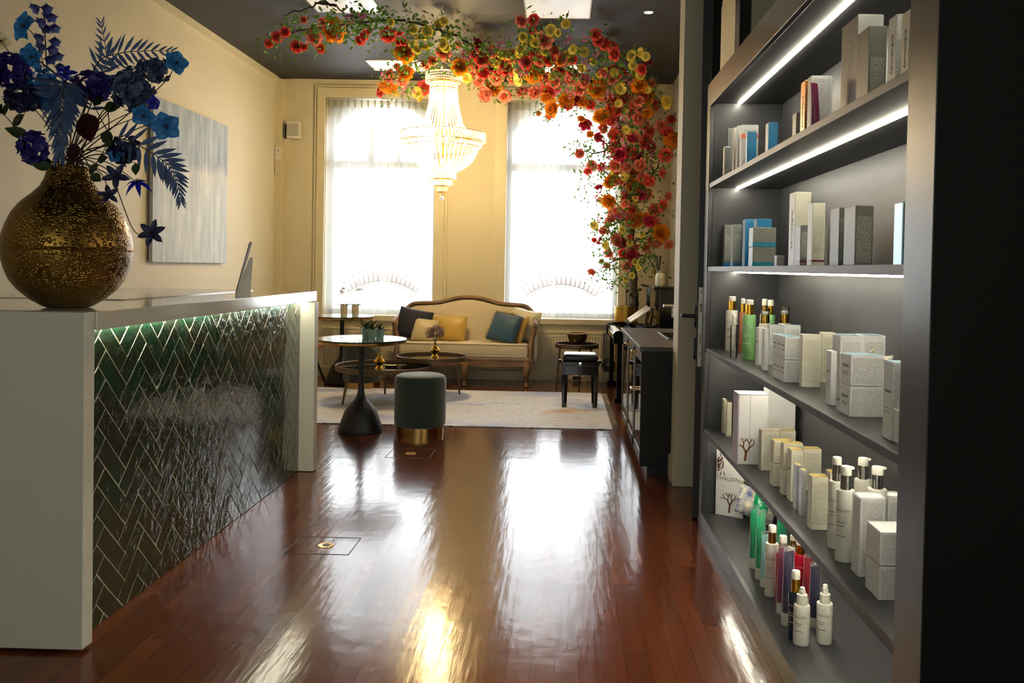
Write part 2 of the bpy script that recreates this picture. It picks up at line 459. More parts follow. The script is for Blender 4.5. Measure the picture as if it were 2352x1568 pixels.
# back wall round two window openings
W1 = (-2.785, -1.50); W2 = (-0.665, 0.655); WZ = (0.71, 3.235)
b = MB()
b.b2(XL, W1[0], BACK, BACK+0.4, 0, CEIL); b.b2(W1[1], W2[0], BACK, BACK+0.4, 0, CEIL); b.b2(W2[1], XR+0.3, BACK, BACK+0.4, 0, CEIL)
for wx in (W1, W2):
    b.b2(wx[0], wx[1], BACK, BACK+0.4, 0, WZ[0]); b.b2(wx[0], wx[1], BACK, BACK+0.4, WZ[1], CEIL)
struct(b.build('wall_back', M['wall'], smooth=False))
b = MB(); b.b2(XL, -3.27, BACK-0.09, BACK, 0, CEIL-0.02); b.b2(XL, -3.2, BACK-0.03, BACK, 0, CEIL-0.02)
struct(b.build('trim_2', M['trim'], smooth=False))
b = MB(); b.b2(XL, XL+0.03, 4.0, BACK, CEIL-0.07, CEIL)
struct(b.build('trim_3', M['trim'], smooth=False))
b = MB(); b.b2(XL, XR, BACK-0.13, BACK, 0.012, 0.105, 0.006); b.b2(XL, XR, BACK-0.125, BACK, 0.0, 0.012)
struct(b.build('baseboard_back', M['trim'], smooth=False))
b = MB(); b.b2(XL, XL+0.02, 5.6, BACK-0.13, 0, 0.12)
struct(b.build('baseboard_left', M['trim'], smooth=False))
# stepped moulding round each window, panel under the sill
def casing(k, wx, right_out, left_out):
    b = MB()
    zt = 3.385
    for i, (ins, pr) in enumerate(((0.0, 0.022), (0.035, 0.04), (0.085, 0.03))):
        xo0, xo1 = wx[0]-left_out+ins, wx[1]+right_out-ins
        b.b2(xo0, wx[0], BACK-pr, BACK+0.01, 0.0, zt-ins, 0.004)
        b.b2(wx[1], xo1, BACK-pr, BACK+0.01, 0.0, zt-ins, 0.004)
        b.b2(wx[0]-0.001, wx[1]+0.001, BACK-pr, BACK+0.01, WZ[1], zt-ins, 0.004)
    b.b2(wx[0]-0.02, wx[1]+0.02, BACK-0.035, BACK, 0.55, 0.645, 0.006)
    struct(b.build('trim_%d' % k, M['trim'], smooth=False))
casing(4, W1, 0.155, 0.13)
casing(5, W2, 0.13, 0.14)

FRAME = mat('pale window frame', hexc('cdd6da'), 0.4)
DECAL = mat('bronze window sticker', hexc('a8703f'), 0.5)
def window(n, wx, mull):
    x0, x1 = wx; yf = BACK+0.2; cx = (x0+x1)/2
    b = MB()
    t = 0.05
    b.b2(x0, x0+t, yf, yf+0.06, WZ[0], WZ[1]); b.b2(x1-t, x1, yf, yf+0.06, WZ[0], WZ[1])
    b.b2(x0, x1, yf, yf+0.06, WZ[0], WZ[0]+0.06)
    b.b2(x0, x1, yf-0.01, yf+0.07, 2.44, 2.53)                 # transom
    # arched head: spandrels between the arch and the square opening
    rad, zc = 0.74, 2.47
    hw = (x1-x0)/2-t
    arc = [(cx+hw*k/14, zc+math.sqrt(max(rad**2-(hw*k/14)**2, 0))) for k in range(-14, 15)]
    for (ax, az), (bx, bz) in zip(arc, arc[1:]):
        vs = [(ax, az), (bx, bz), (bx, WZ[1]), (ax, WZ[1])]
        b.prism(vs, 'y', yf+0.005, yf+0.055)
    f = struct(b.build('window_%d' % n, FRAME, smooth=False))
    for mx0, mx1 in mull:
        q = MB(); q.b2(mx0, mx1, yf+0.002, yf+0.058, 2.53, 3.0); q.b2(mx0+0.01, mx1-0.01, yf-0.01, yf+0.01, 2.53, 3.0)
        q.build('mullion', FRAME, f, smooth=False)
    q = MB(); q.b2(x0+t, x1-t, yf+0.028, yf+0.034, WZ[0]+0.06, WZ[1]-0.02)
    q.build('pane', M['glass'], f, smooth=False)
    q = MB(); q.b2(x0-0.02, x1+0.02, BACK-0.09, BACK+0.2, 0.645, 0.712, 0.008)
    q.build('window_sill', M['trim'], f, smooth=False)
    # crown sticker on the glass: a curved band, spikes with balls, small diamonds
    q = MB(); N = 17; yy = yf+0.026
    cxx, cz = cx+0.0, 0.30
    def P(a, r): return (cxx+r*sin(a)*0.92, cz+r*cos(a))
    def plate(poly): q.prism(poly, 'y', yy-0.002, yy)
    A0 = radians(33)
    for i in range(N):
        a = -A0+2*A0*i/(N-1); da = A0/(N-1)
        hgt = (0.085+0.06*cos(a*2.4))*(1.0 if i % 2 == 0 else 0.84)
        if i < N-1: plate([P(a, 0.796), P(a+2*da, 0.796), P(a+2*da, 0.815), P(a, 0.815)])
        plate([P(a-da*0.8, 0.80), P(a+da*0.8, 0.80), P(a+da*0.12, 0.80+hgt), P(a-da*0.12, 0.80+hgt)])
        c = P(a, 0.80+hgt+0.028)
        rr = 0.017 if i % 2 == 0 else 0.013
        plate([(c[0]+rr*cos(2*pi*k/10), c[1]+rr*sin(2*pi*k/10)) for k in range(10)])
        c = P(a, 0.775)
        plate([(c[0]-0.014, c[1]), (c[0], c[1]-0.016), (c[0]+0.014, c[1]), (c[0], c[1]+0.016)])
    q.build('crown_sticker', DECAL, f, smooth=False)
    return f
window(1, W1, ((-2.335, -2.265), (-1.985, -1.945)))
window(2, W2, ())

# ------------------------------------------------------------ sheer curtains
def curtain(x0, x1, label, lean=0.0, yc=BACK+0.05):
    t = thing('sheer_curtain', label, 'curtain', ((x0+x1)/2, yc, WZ[0]+0.005), group='sheer curtains at the street windows')
    w = x1-x0; h = WZ[1]-WZ[0]-0.02
    ph = rnd.uniform(0, 6)
    def f(u, v):
        fold = 0.014*sin(u*w*34+ph)+0.008*sin(u*w*79+1.3*ph)
        fold *= 0.5+0.5*v if v < 0.9 else 1
        edge = lean*(1-v)*(0.4*sin(3*v)+0.6)*u**3
        return ((u-0.5)*w+edge, fold, v*(h-0.085))
    b = MB(); b.grid(f, 90, 14); b.build('voile', M['sheer'], t, normals=False)
    b = MB()
    b.grid(lambda u, v: ((u-0.5)*w, 0.006*sin(u*w*40), h-0.088+v*0.088), 40, 3)
    k = int(w/0.078)
    for i in range(k+1):
        xx = -w/2+0.01+(w-0.02)*i/k
        b.prism([(xx-0.012, h), (xx+0.012, h), (xx+0.003, h-0.088), (xx-0.003, h-0.088)], 'y', -0.03, -0.004)
        b.face([(xx-0.003, -0.012, h-0.088), (xx+0.003, -0.012, h-0.088), (xx+0.009, -0.004, h-0.19), (xx-0.009, -0.004, h-0.19)])
    b.build('heading_tape', M['tape'], t, smooth=False, normals=False)
    # doubled side hem
    b = MB()
    s = 0.5 if lean <= 0 else 0.5
    b.grid(lambda u, v: (s*w-0.012+u*0.012+lean*(1-v)*(0.4*sin(3*v)+0.6), -0.004, v*(h-0.085)), 2, 14)
    b.build('side_hem', M['tape'], t, smooth=False, normals=False)
    return t
curtain(W1[0]+0.01, -2.06, 'sheer white curtain on left half of the window beside the wall speaker', 0.03)
curtain(-2.15, W1[1]-0.01, 'sheer white curtain half hidden behind the crystal chandelier', 0.0, BACK+0.10)
curtain(W2[0]+0.01, -0.03, 'plain sheer white curtain in the window between chandelier and rose tree', -0.05)
curtain(-0.12, W2[1]-0.01, 'sheer white curtain partly covered by the rose tree blossoms', 0.0, BACK+0.10)

# ------------------------------------------------------------ radiators
def radiator(x0, x1, label):
    t = thing('radiator', label, 'radiator', ((x0+x1)/2, BACK-0.05, 0.09), group='panel radiators under the windows')
    w = x1-x0; h = 0.455
    b = MB(); b.box((0, 0, h/2), (w, 0.07, h), 0.008)
    n = int(w/0.034)
    for i in range(n):
        xx = -w/2+0.03+(w-0.06)*i/(n-1)
        b.box((xx, -0.036, h/2-0.005), (0.018, 0.012, h-0.09), 0.004, seg=1)
    b.build('panel', M['trim'], t, smooth=False)
    b = MB(); b.box((0, 0, h+0.006), (w+0.004, 0.085, 0.018), 0.004)
    for i in range(int(w/0.034)): b.box((-w/2+0.03+(w-0.06)*i/(n-1), -0.04, h-0.035), (0.02, 0.008, 0.01))
    b.build('top_grille', M['trim'], t, smooth=False)
    b = MB(); b.tube([(w/2-0.04, 0, 0.0), (w/2-0.04, 0, -0.02)], 0.011); b.tube([(-w/2+0.04, 0, 0.0), (-w/2+0.04, 0, -0.02)], 0.011)
    b.build('pipe', M['trim'], t)
radiator(-2.78, -1.55, 'cream ribbed radiator behind the left end of the sofa and rear bistro table')
radiator(-0.42, 0.495, 'cream ribbed radiator behind the small round side table and piano stool')

# ------------------------------------------------------------ ceiling lights
def panel(x0, x1, y0, y1, label):
    t = thing('ceiling_panel', label, 'ceiling light', ((x0+x1)/2, (y0+y1)/2, CEIL), group='flat white ceiling light panels')
    w, d = x1-x0, y1-y0
    b = MB()
    for s in (-1, 1):
        b.box((s*(w/2-0.006), 0, -0.004), (0.012, d, 0.008)); b.box((0, s*(d/2-0.006), -0.004), (w, 0.012, 0.008))
    b.build('frame', M['white'], t, smooth=False)
    b = MB(); b.box((0, 0, -0.003), (w-0.024, d-0.024, 0.006))
    b.build('diffuser', PANEL, t, smooth=False)
PANEL = mat('opal panel', hexc('f0eee6'), 0.4, emit=((1, 0.97, 0.9), 0.25))
panel(-2.13, -1.57, 6.66, 7.26, 'white ceiling light panel above the orange peony end of the garland')
panel(-0.35, 0.20, 6.75, 7.34, 'white ceiling light panel near the recessed spotlight')
panel(-2.11, -1.50, 8.93, 9.40, 'white ceiling light panel at left of the chandelier top')
panel(-0.35, 0.20, 8.98, 9.44, 'white ceiling light panel hidden among the flowers above the right window')
p = at(1490, 27, z=CEIL)
t = thing('recessed_spotlight', 'small round glowing spotlight set in the dark ceiling', 'ceiling light', (p.x, p.y, CEIL))
b = MB(); b.lathe([(0.036, 0), (0.044, -0.001), (0.044, -0.006), (0.034, -0.008), (0.032, -0.002)], 24, cap=False); b.build('ring', M['white'], t)
b = MB(); b.lathe([(0.032, -0.006), (0.001, -0.006)], 20, cap=False); b.build('lens', emitter('spot lens', (1, 0.95, 0.85), 12), t)
l = bpy.data.lights.new('spot_lamp', 'SPOT'); l.energy = 25; l.spot_size = radians(80); l.color = (1, 0.9, 0.75); l.shadow_soft_size = 0.03
o = bpy.data.objects.new('spot_lamp', l); o.location = (p.x, p.y, CEIL-0.02); link(o)

# ------------------------------------------------------------ open door beside the shelf unit
hx, hy = 0.706, 4.43
ang = math.atan2(0.83-hx, 5.10-hy)
t = thing('door_1', 'black door standing open edge-on beside the product shelf unit', 'door', (hx, hy, 0), -ang)
del t['category'], t['label']; t['kind'] = 'structure'
b = MB(); b.b2(0.0, 0.042, 0, 0.68, 0.008, 3.0, 0.002); b.build('door_leaf', M['black'], t, smooth=False)
b = MB(); b.b2(0.008, 0.034, -0.003, 0.001, 0.80, 1.215, 0.001)
lp = b.build('lock_plate', M['steel'], t, smooth=False)
b = MB(); b.b2(0.015, 0.027, -0.0045, -0.001, 1.085, 1.13); b.b2(0.018, 0.024, -0.0045, -0.001, 0.92, 0.97)
for z in (1.19, 0.87): b.lathe([(0.005, -0.005), (0.005, -0.0025)], 10, mtx=Matrix.Translation((0.021, 0, z)) @ Matrix.Rotation(radians(-90), 4, 'X'))
b.build('latch', M['bronze'], lp, smooth=False)
MY = Matrix.Rotation(radians(-90), 4, 'Y')
b = MB(); b.box((-0.007, 0.07, 1.06), (0.012, 0.05, 0.115), 0.004); b.tube([(-0.01, 0.07, 1.06), (-0.06, 0.07, 1.06), (-0.072, 0.075, 1.06), (-0.076, 0.1, 1.06), (-0.076, 0.19, 1.06)], 0.0105, 10)
b.build('door_handle', M['black'], t)
b = MB(); b.box((-0.007, 0.07, 0.89), (0.014, 0.05, 0.115), 0.004); b.build('keyhole_plate', M['black'], t)

# ------------------------------------------------------------ floor boxes
def floor_box(x0, x1, y0, y1, label, capoff=(0, 0)):
    t = thing('floor_box', label, 'floor hatch', ((x0+x1)/2, (y0+y1)/2, 0), group='floor hatches in the wood floor')
    w, d = x1-x0, y1-y0
    b = MB()
    for s in (-1, 1):
        b.box((s*w/2, 0, 0.0007), (0.004, d, 0.0014)); b.box((0, s*d/2, 0.0007), (w, 0.004, 0.0014))
    b.build('hatch_seam', M['black'], t, smooth=False)
    b = MB(); b.lathe([(0.0, 0.003), (0.014, 0.003), (0.016, 0.0015), (0.03, 0.003), (0.036, 0.003), (0.038, 0.0)], 28, c=(*capoff, 0), cap=False)
    b.build('cap', M['brass'], t)
    b = MB(); b.lathe([(0.0155, 0.0), (0.0155, 0.0035), (0.0, 0.0035)], 20, c=(capoff[0], capoff[1]+0.004, 0), cap=False)
    b.build('cable_hole', M['black'], t)
q0, q1 = at(690, 1232, z=0), at(800, 1274, z=0)
floor_box(q0.x, q1.x, q1.y, q0.y, 'square floor hatch with brass cap on open floor nearest the reception counter', (0.01, 0.0))
q = at(937, 1041, z=0)
floor_box(q.x-0.13, q.x+0.17, q.y-0.14, q.y+0.14, 'floor hatch with brass cap just in front of the green pouf', (0, 0))

# ============================================================ reception counter
TOPZ = 1.125
TILE = mat('glazed bottle green tile', hexc('143222'), 0.11, spec=0.6, coat=0.5, vary=(9, hexc('24281e')), bump=(24, 0.4, 0.01))
t = thing('reception_counter', 'white waterfall reception counter with dark green herringbone tiled front', 'counter', (-1.55, 2.745, 0))
b = MB(); b.b2(-1.15, -0.006, 0, 0.062, 0.012, TOPZ, 0.003); b.build('end_panel', M['counter'], t, smooth=False)
b = MB(); b.b2(-1.15, 0.022, 2.50, 2.575, 0.003, 1.06, 0.003); b.build('end_panel', M['counter'], t, smooth=False)
b = MB(); b.b2(-1.15, 0.0, 0.0625, 2.61, 1.062, TOPZ, 0.003); b.build('counter_top', M['counter_top'], t, smooth=False)
b = MB(); b.b2(-1.1, -0.0722, 0.062, 2.5, 0.002, 1.062); b.build('carcass', mat('pale grout', hexc('aaa890'), 0.8), t, smooth=False)
def herringbone():
    b = MB(); L, W = 0.207, 0.0745; g = 0.0034; y0, y1, z0, z1 = 0.063, 2.5, 0.003, 1.06
    c, s = cos(pi/4), sin(pi/4)
    def add(u0, u1, v0, v1):
        uc, vc = (u0+u1)/2, (v0+v1)/2
        y, z = uc*c-vc*s, uc*s+vc*c
        y += 0.4; z += 0.2
        if y < y0-0.15 or y > y1+0.15 or z < z0-0.15 or z > z1+0.15: return
        R = Matrix.Rotation(pi/4+rnd.uniform(-.004, .004), 3, 'X') @ Matrix.Rotation(rnd.uniform(-.012, .012), 3, 'Y') @ Matrix.Rotation(rnd.uniform(-.01, .01), 3, 'Z')
        b.box((-0.077, y, z), (0.012, u1-u0-g, v1-v0-g), 0.002, rot=R)
    for i in range(-40, 60):
        for j in range(-14, 16):
            ox, oy = i*W+j*L, i*W-j*L
            add(ox, ox+L, oy, oy+W)
            add(ox+L, ox+L+W, oy+W-L, oy+W)
    for co, no in (((0, y0, 0), (0, -1, 0)), ((0, y1, 0), (0, 1, 0)), ((0, 0, z0), (0, 0, -1)), ((0, 0, z1), (0, 0, 1))):
        bm = b.bm
        bmesh.ops.bisect_plane(bm, geom=bm.verts[:]+bm.edges[:]+bm.faces[:], plane_co=co, plane_no=no, clear_outer=True)
    return b
herringbone().build('tiled_front', TILE, t, smooth=False)
b = MB(); b.b2(-0.066, -0.05, 0.07, 2.49, 1.055, 1.0615); b.build('light_strip', M['led_counter'], t, smooth=False)
b = MB(); b.b2(-0.95, -0.35, 0.9, 2.45, TOPZ, TOPZ+0.004); b.build('desk_mat', M['counter_top'], t, smooth=False)

# small slanted screen seen edge-on on the counter
q = at(533, 678, z=TOPZ)
t = thing('tablet_stand', 'thin white tablet leaning on its stand on the far end of the counter', 'tablet', (q.x, q.y, TOPZ), radians(22))
Rt = Matrix.Rotation(radians(14), 3, 'Y')
b = MB(); b.box((0.055, 0, 0.142), (0.012, 0.2, 0.285), 0.003, rot=Rt); sc = b.build('tablet', M['white'], t, smooth=False)
b = MB(); b.box((0.0475, 0, 0.145), (0.002, 0.18, 0.25), rot=Rt); b.build('screen', M['glass_black'], sc, smooth=False)
b = MB(); b.prism([(0.02, 0.0), (0.09, 0.0), (0.10, 0.2), (0.085, 0.2)], 'y', -0.03, 0.03); b.build('stand', M['white'], t, smooth=False)

# ============================================================ brass vase and its silk flowers
VY = 3.03
vc = at(156, 711, y=VY); VS = VY/1950.0/2.118
t = thing('vase', 'large round hammered brass vase at the near end of the reception counter', 'vase', (vc.x, VY, TOPZ))
prof = [(0, 1506), (95, 1506), (90, 1505), (108, 1502), (164, 1468), (217, 1420), (252, 1371), (271, 1322), (283, 1274), (289, 1225), (288, 1201), (281, 1152), (266, 1103), (245, 1055), (213, 1006), (160, 957), (124, 918), (108, 884), (89, 826), (88, 819), (84, 817), (80, 826), (84, 860), (110, 900), (60, 1000), (0, 1010)]
b = MB(); b.lathe([(max(r, 0.5)*VS, (1508-y)*VS) for r, y in prof], 64, cap=False); b.build('body', M['hammered'], t, ang=60)
b = MB(); b.lathe([(288*VS, (1508-1232)*VS), (292*VS, (1508-1222)*VS), (288*VS, (1508-1212)*VS)], 64, cap=False); b.build('weld_seam', M['hammered'], t)
MOUTH = Vector((vc.x, VY, TOPZ+690*VS))

def petal(mb, o, d, n, L, W, curl=0.3, cup=0.15, tip=0.0, nv=4, nu=3, wav=0.0, pw=0.8):
    d = Vector(d).normalized(); n = Vector(n); n = (n-d*n.dot(d))
    if n.length < 1e-4: n = d.orthogonal()
    n.normalize(); s = d.cross(n); o = Vector(o); rows = []
    for j in range(nv+1):
        v = j/nv
        wd = W*0.5*(max(max(sin(pi*min(v**0.8, 1.0)), 0)**0.55, 0.12) if tip < 0 else max(sin(pi*min(v**pw, 1.0)), 0.10 if j == 0 else tip))
        cen = o + d*(L*v*(1-0.25*abs(curl)*v)) + n*(L*curl*v*v)
        row = []
        for i in range(nu):
            u = 2*i/(nu-1)-1
            row.append(mb.bm.verts.new(cen + s*(u*wd) + n*(cup*W*u*u + (wav*W*rnd.uniform(-1, 1) if wav else 0))))
        rows.append(row)
    for a, c in zip(rows, rows[1:]):
        for i in range(nu-1):
            mb.bm.faces.new((a[i], a[i+1], c[i+1], c[i]))

def rv(): 
    while True:
        v = Vector((rnd.uniform(-1, 1), rnd.uniform(-1, 1), rnd.uniform(-1, 1)))
        if 0.05 < v.length < 1: return v.normalized()

def curve_pts(pts, n=8):
    pts = [Vector(p) for p in pts]; out = []
    for i in range(len(pts)-1):
        p0, p1, p2, p3 = pts[max(i-1, 0)], pts[i], pts[i+1], pts[min(i+2, len(pts)-1)]
        for k in range(n):
            t_ = k/n
            out.append(0.5*((2*p1)+(-p0+p2)*t_+(2*p0-5*p1+4*p2-p3)*t_**2+(-p0+3*p1-3*p2+p3)*t_**3))
    out.append(pts[-1]); return out

BL = dict(
    frond=leafy('dusty blue frond', hexc('3c4f78'), hexc('52668c'), 0.25),
    sky=leafy('bright blue silk', hexc('2c78b8'), hexc('3f8fd0'), 0.3),
    violet=leafy('violet silk', hexc('33237a'), hexc('4a3a9a'), 0.25),
    lilac=leafy('lilac silk', hexc('6a6cb8'), hexc('8488c6'), 0.35),
    navy=leafy('navy silk', hexc('1b1f42'), hexc('2a2f5e'), 0.15),
    hydr=leafy('grey blue hydrangea', hexc('3c4c70'), hexc('6a7894'), 0.25),
    royal=mat('glittering royal blue', hexc('1f22a8'), 0.2, coat=0.5),
    wine=leafy('wine red leaf', hexc('4a121c'), hexc('2c0b12'), 0.1),
    stem=mat('brown stem', hexc('4b3523'), 0.7), gstem=mat('green stem', hexc('44512a'), 0.7),
    cream=leafy('cream petal', hexc('d9c9a0'), None, 0.4),
)
def P3(px, py, y): return at(px, py, y=y)
GRP = 'silk flowers in the brass vase'
def stem_to(t, end, via=None, r=0.003, m='stem', base=None):
    s0 = MOUTH + Vector((base if base is not None else rnd.uniform(-0.04, 0.04), rnd.uniform(-0.03, 0.03), -0.12))
    s1 = MOUTH + Vector(((s0.x-MOUTH.x)*1.2, (s0.y-MOUTH.y), 0.02))
    pts = [s0, s1] + (via or [s1.lerp(end, 0.5)+Vector((0, 0, 0.03))]) + [end]
    pts = curve_pts(pts, 6)
    b = MB(); b.tube(pts, [r*(1-0.5*i/len(pts)) for i in range(len(pts))], 6); b.build('stem', BL[m], t)

def frond(path, label, lmax, droop=0.25, first=0.3, nl=15, m='frond'):
    t = thing('fern_frond', label, 'frond', (0, 0, 0), group=GRP)
    pts = curve_pts([MOUTH+Vector((0, 0, -0.1)), MOUTH+Vector((0, 0, 0.0))]+path, 8)
    b = MB(); b.tube(pts, [0.0035*(1-0.75*i/len(pts)) for i in range(len(pts))], 6); b.build('rachis', BL['stem'], t)
    b = MB(); n = len(pts); i0 = int(n*first)
    tot = n-1-i0
    for k in range(nl):
        f = k/(nl-1); ii = i0+f*tot; i = min(int(ii), n-2); p = pts[i].lerp(pts[i+1], ii-i)
        tg = (pts[i+1]-pts[i]).normalized()
        view = Vector((0, -1, 0.1))
        side = tg.cross(view)
        if side.length < 0.2: side = tg.cross(Vector((1, 0, 0)))
        side.normalize(); nrm = side.cross(tg)
        L = lmax*(0.62+0.38*sin(pi*min(f+0.15, 1)))*(1-0.35*f)
        for sg in (-1, 1):
            d = (side*sg*(1.0-0.35*f)+tg*(0.45+0.8*f)+Vector((0, 0, -droop))+rv()*0.10)
            petal(b, p, d, nrm+rv()*0.3, L, L*0.2, curl=0.05, cup=0.12, nv=4, nu=3)
    b.build('leaflets', BL[m], t, ang=80, normals=False)
    return t
frond([P3(205, 250, 3.1), P3(243, 150, 3.12), P3(233, 55, 3.12)], 'blue fern frond standing highest and upright at right of the delphinium', 0.085, 0.05, 0.5, 13)
frond([P3(195, 250, 3.0), P3(222, 148, 2.98), P3(271, 123, 2.97), P3(330, 117, 2.95), P3(392, 117, 2.94)], 'blue fern frond arching sideways to the right at the top of the bouquet', 0.085, 0.05, 0.50, 13)
frond([P3(163, 280, 2.98), P3(152, 186, 2.90), P3(143, 250, 2.82), P3(137, 350, 2.80)], 'broad dusty blue fern frond drooping over the front of the vase mouth', 0.14, 0.6, 0.50, 22)
frond([P3(235, 335, 3.0), P3(285, 320, 2.97), P3(351, 353, 2.95), P3(389, 383, 2.95), P3(407, 419, 2.95), P3(415, 458, 2.95)], 'blue fern frond drooping down at the right in front of the painting', 0.10, 0.12, 0.40, 18)

def bells(label):
    t = thing('delphinium', label, 'flower', (0, 0, 0), group=GRP)
    stem_to(t, P3(100, 20, 3.05), [P3(140, 300, 3.05), P3(110, 165, 3.05), P3(104, 90, 3.05)], 0.0035, 'gstem')
    for x, y in ((84, 18), (107, 18), (117, 38), (98, 50), (125, 63), (105, 64), (94, 86), (126, 94), (76, 115), (97, 107), (132, 127), (115, 135), (89, 153), (138, 153), (84, 132), (120, 112), (108, 32)):
        b = MB(); c = P3(x, y, 3.05+rnd.uniform(-.05, .05)); ax = Vector((0.5 if x > 103 else -0.5, -0.6, -0.55)).normalized()
        pr = ax.orthogonal().normalized(); q = ax.cross(pr)
        for k in range(5):
            a = 2*pi*k/5
            petal(b, c-ax*0.012, ax*1.0+(pr*cos(a)+q*sin(a))*0.55, -(pr*cos(a)+q*sin(a)), 0.036, 0.032, curl=-0.25, cup=0.2, wav=0.05)
        b.build('bell', BL['lilac'], t, ang=80, normals=False)
bells('tall lilac delphinium spike at the top left of the bouquet')

def cluster(px, py, y, r, n, ps, m, name, label, squash=1.0, rough=None):
    t = thing(name, label, 'flower', (0, 0, 0), group=GRP)
    c = P3(px, py, y)
    stem_to(t, c)
    b = MB()
    for i in range(n):
        d = rv(); d.y = -abs(d.y)*0.9 + 0.1*d.y
        k_r = rnd.uniform(0.55, 1.0); o = c+Vector((d.x*r*squash*k_r, d.y*r*0.8*k_r, d.z*r*k_r))
        e1 = d.orthogonal().normalized(); e2 = d.cross(e1)
        for k in range(4):
            a = 2*pi*k/4+i
            petal(b, o, (e1*cos(a)+e2*sin(a))+d*0.25, d, ps, ps*1.0, curl=0.15, cup=0.1, nv=4, nu=3, wav=0.05, tip=-1)
    b.build('florets', BL[m], t, ang=80, normals=False)
cluster(308, 206, 3.0, 0.075, 120, 0.021, 'hydr', 'hydrangea', 'large grey blue hydrangea head in the right half of the bouquet')
cluster(352, 160, 2.98, 0.042, 44, 0.02, 'hydr', 'hydrangea', 'small grey blue hydrangea sprig just above the larger head', 1.4)
cluster(25, 165, 2.98, 0.06, 60, 0.026, 'violet', 'stock_flower', 'dark violet blossom at the far left edge of the bouquet')
cluster(218, 198, 3.0, 0.045, 44, 0.024, 'violet', 'stock_flower', 'dark violet blossom in the middle between hydrangea and fern fronds', 1.6)
cluster(80, 338, 2.95, 0.055, 70, 0.022, 'violet', 'stock_flower', 'dark violet blossom hanging low at left over the vase shoulder', 0.9)
cluster(52, 225, 2.98, 0.048, 40, 0.026, 'navy', 'stock_flower', 'blackish navy blossom at left under the violet one', 1.4)
cluster(105, 205, 3.02, 0.06, 30, 0.03, 'sky', 'blue_delphinium', 'bright blue blossom mostly behind the broad drooping frond')
cluster(286, 345, 2.99, 0.045, 22, 0.03, 'navy', 'anemone', 'black navy blossom behind the frond that droops to the right')

def iris(px, py, y, r, m, name, label, face=(0.2, -1, 0.1), n=5, tips=True, via=None, width=0.95, curl=0.25, wav=0.06, base=None, sm='stem'):
    t = thing(name, label, 'flower', (0, 0, 0), group=GRP)
    c = P3(px, py, y); stem_to(t, c, via, 0.0026, sm, base)
    f = Vector(face).normalized(); e1 = f.cross(Vector((0, 0, 1))).normalized(); e2 = f.cross(e1)
    b = MB()
    for k in range(n):
        a = 2*pi*k/n+rnd.uniform(-.2, .2)+px
        petal(b, c, (e1*cos(a)+e2*sin(a))+f*0.35, f, r, r*width, curl=-curl, cup=0.14, nv=7, nu=5, wav=wav, tip=-1 if width != 0.35 else 0.08)
    b.build('petals', BL[m], t, ang=80, normals=False)
    b = MB()
    for k in range(5):
        a = 2*pi*k/5
        b.tube([c, c+f*r*0.3+(e1*cos(a)+e2*sin(a))*r*0.12], 0.0012, 5)
    b.build('stamens', BL['stem'], t)
iris(60, 62, 3.0, 0.062, 'sky', 'iris', 'bright blue iris topmost at the left of the bouquet', (-0.5, -1, 0.2), via=[P3(130, 300, 3.02), P3(90, 110, 3.0)])
iris(75, 130, 2.99, 0.05, 'sky', 'iris', 'bright blue iris under the lilac spike at left', (-0.2, -1, -0.3))
iris(382, 290, 2.96, 0.055, 'sky', 'hibiscus', 'bright blue hibiscus hanging in front of the painting corner', (0.3, -1, -0.2), via=[P3(250, 330, 3.0), P3(330, 290, 2.97)])
iris(404, 145, 2.94, 0.045, 'sky', 'hibiscus', 'bright blue hibiscus at the far upper right tip of the bouquet', (0.7, -0.8, 0.1), via=[P3(250, 300, 3.0), P3(372, 195, 2.95)])
iris(330, 265, 2.96, 0.045, 'sky', 'iris', 'bright blue iris just beneath the hydrangea head', (0.3, -1, -0.5))
iris(265, 358, 2.96, 0.028, 'sky', 'iris', 'small blue bud low among the brown stems', (0.1, -1, 0.2))
iris(268, 405, 2.94, 0.052, 'navy', 'clematis', 'dark navy star clematis at right above the vase shoulder', (0.1, -1, 0.2), width=0.46, via=[P3(230, 380, 2.95)])
iris(250, 448, 2.92, 0.04, 'navy', 'clematis', 'dark navy star clematis lying against the vase shoulder', (0.5, -1, 0.4), width=0.46, via=[P3(228, 395, 2.93)])
iris(350, 535, 2.93, 0.052, 'navy', 'clematis', 'dark navy star clematis hanging lowest, beside the vase belly', (0.05, -1, 0.1), n=6, width=0.46, via=[P3(224, 388, 2.92), P3(262, 420, 2.85), P3(308, 530, 2.9)])
iris(316, 420, 2.93, 0.052, 'royal', 'lily', 'glittering royal blue lily with curled petals', (0.1, -0.5, 0.7), n=6, width=0.35, curl=0.9, via=[P3(240, 370, 2.95)])
iris(353, 237, 2.97, 0.028, 'royal', 'lily', 'small glittering royal blue bud beside the hydrangea', (0.8, -0.5, -0.2), curl=0.6)
iris(150, 170, 2.97, 0.04, 'royal', 'lily', 'glittering royal blue lily at the top of the drooping frond', (0.3, -0.9, 0.2), n=6, width=0.46, curl=0.6)

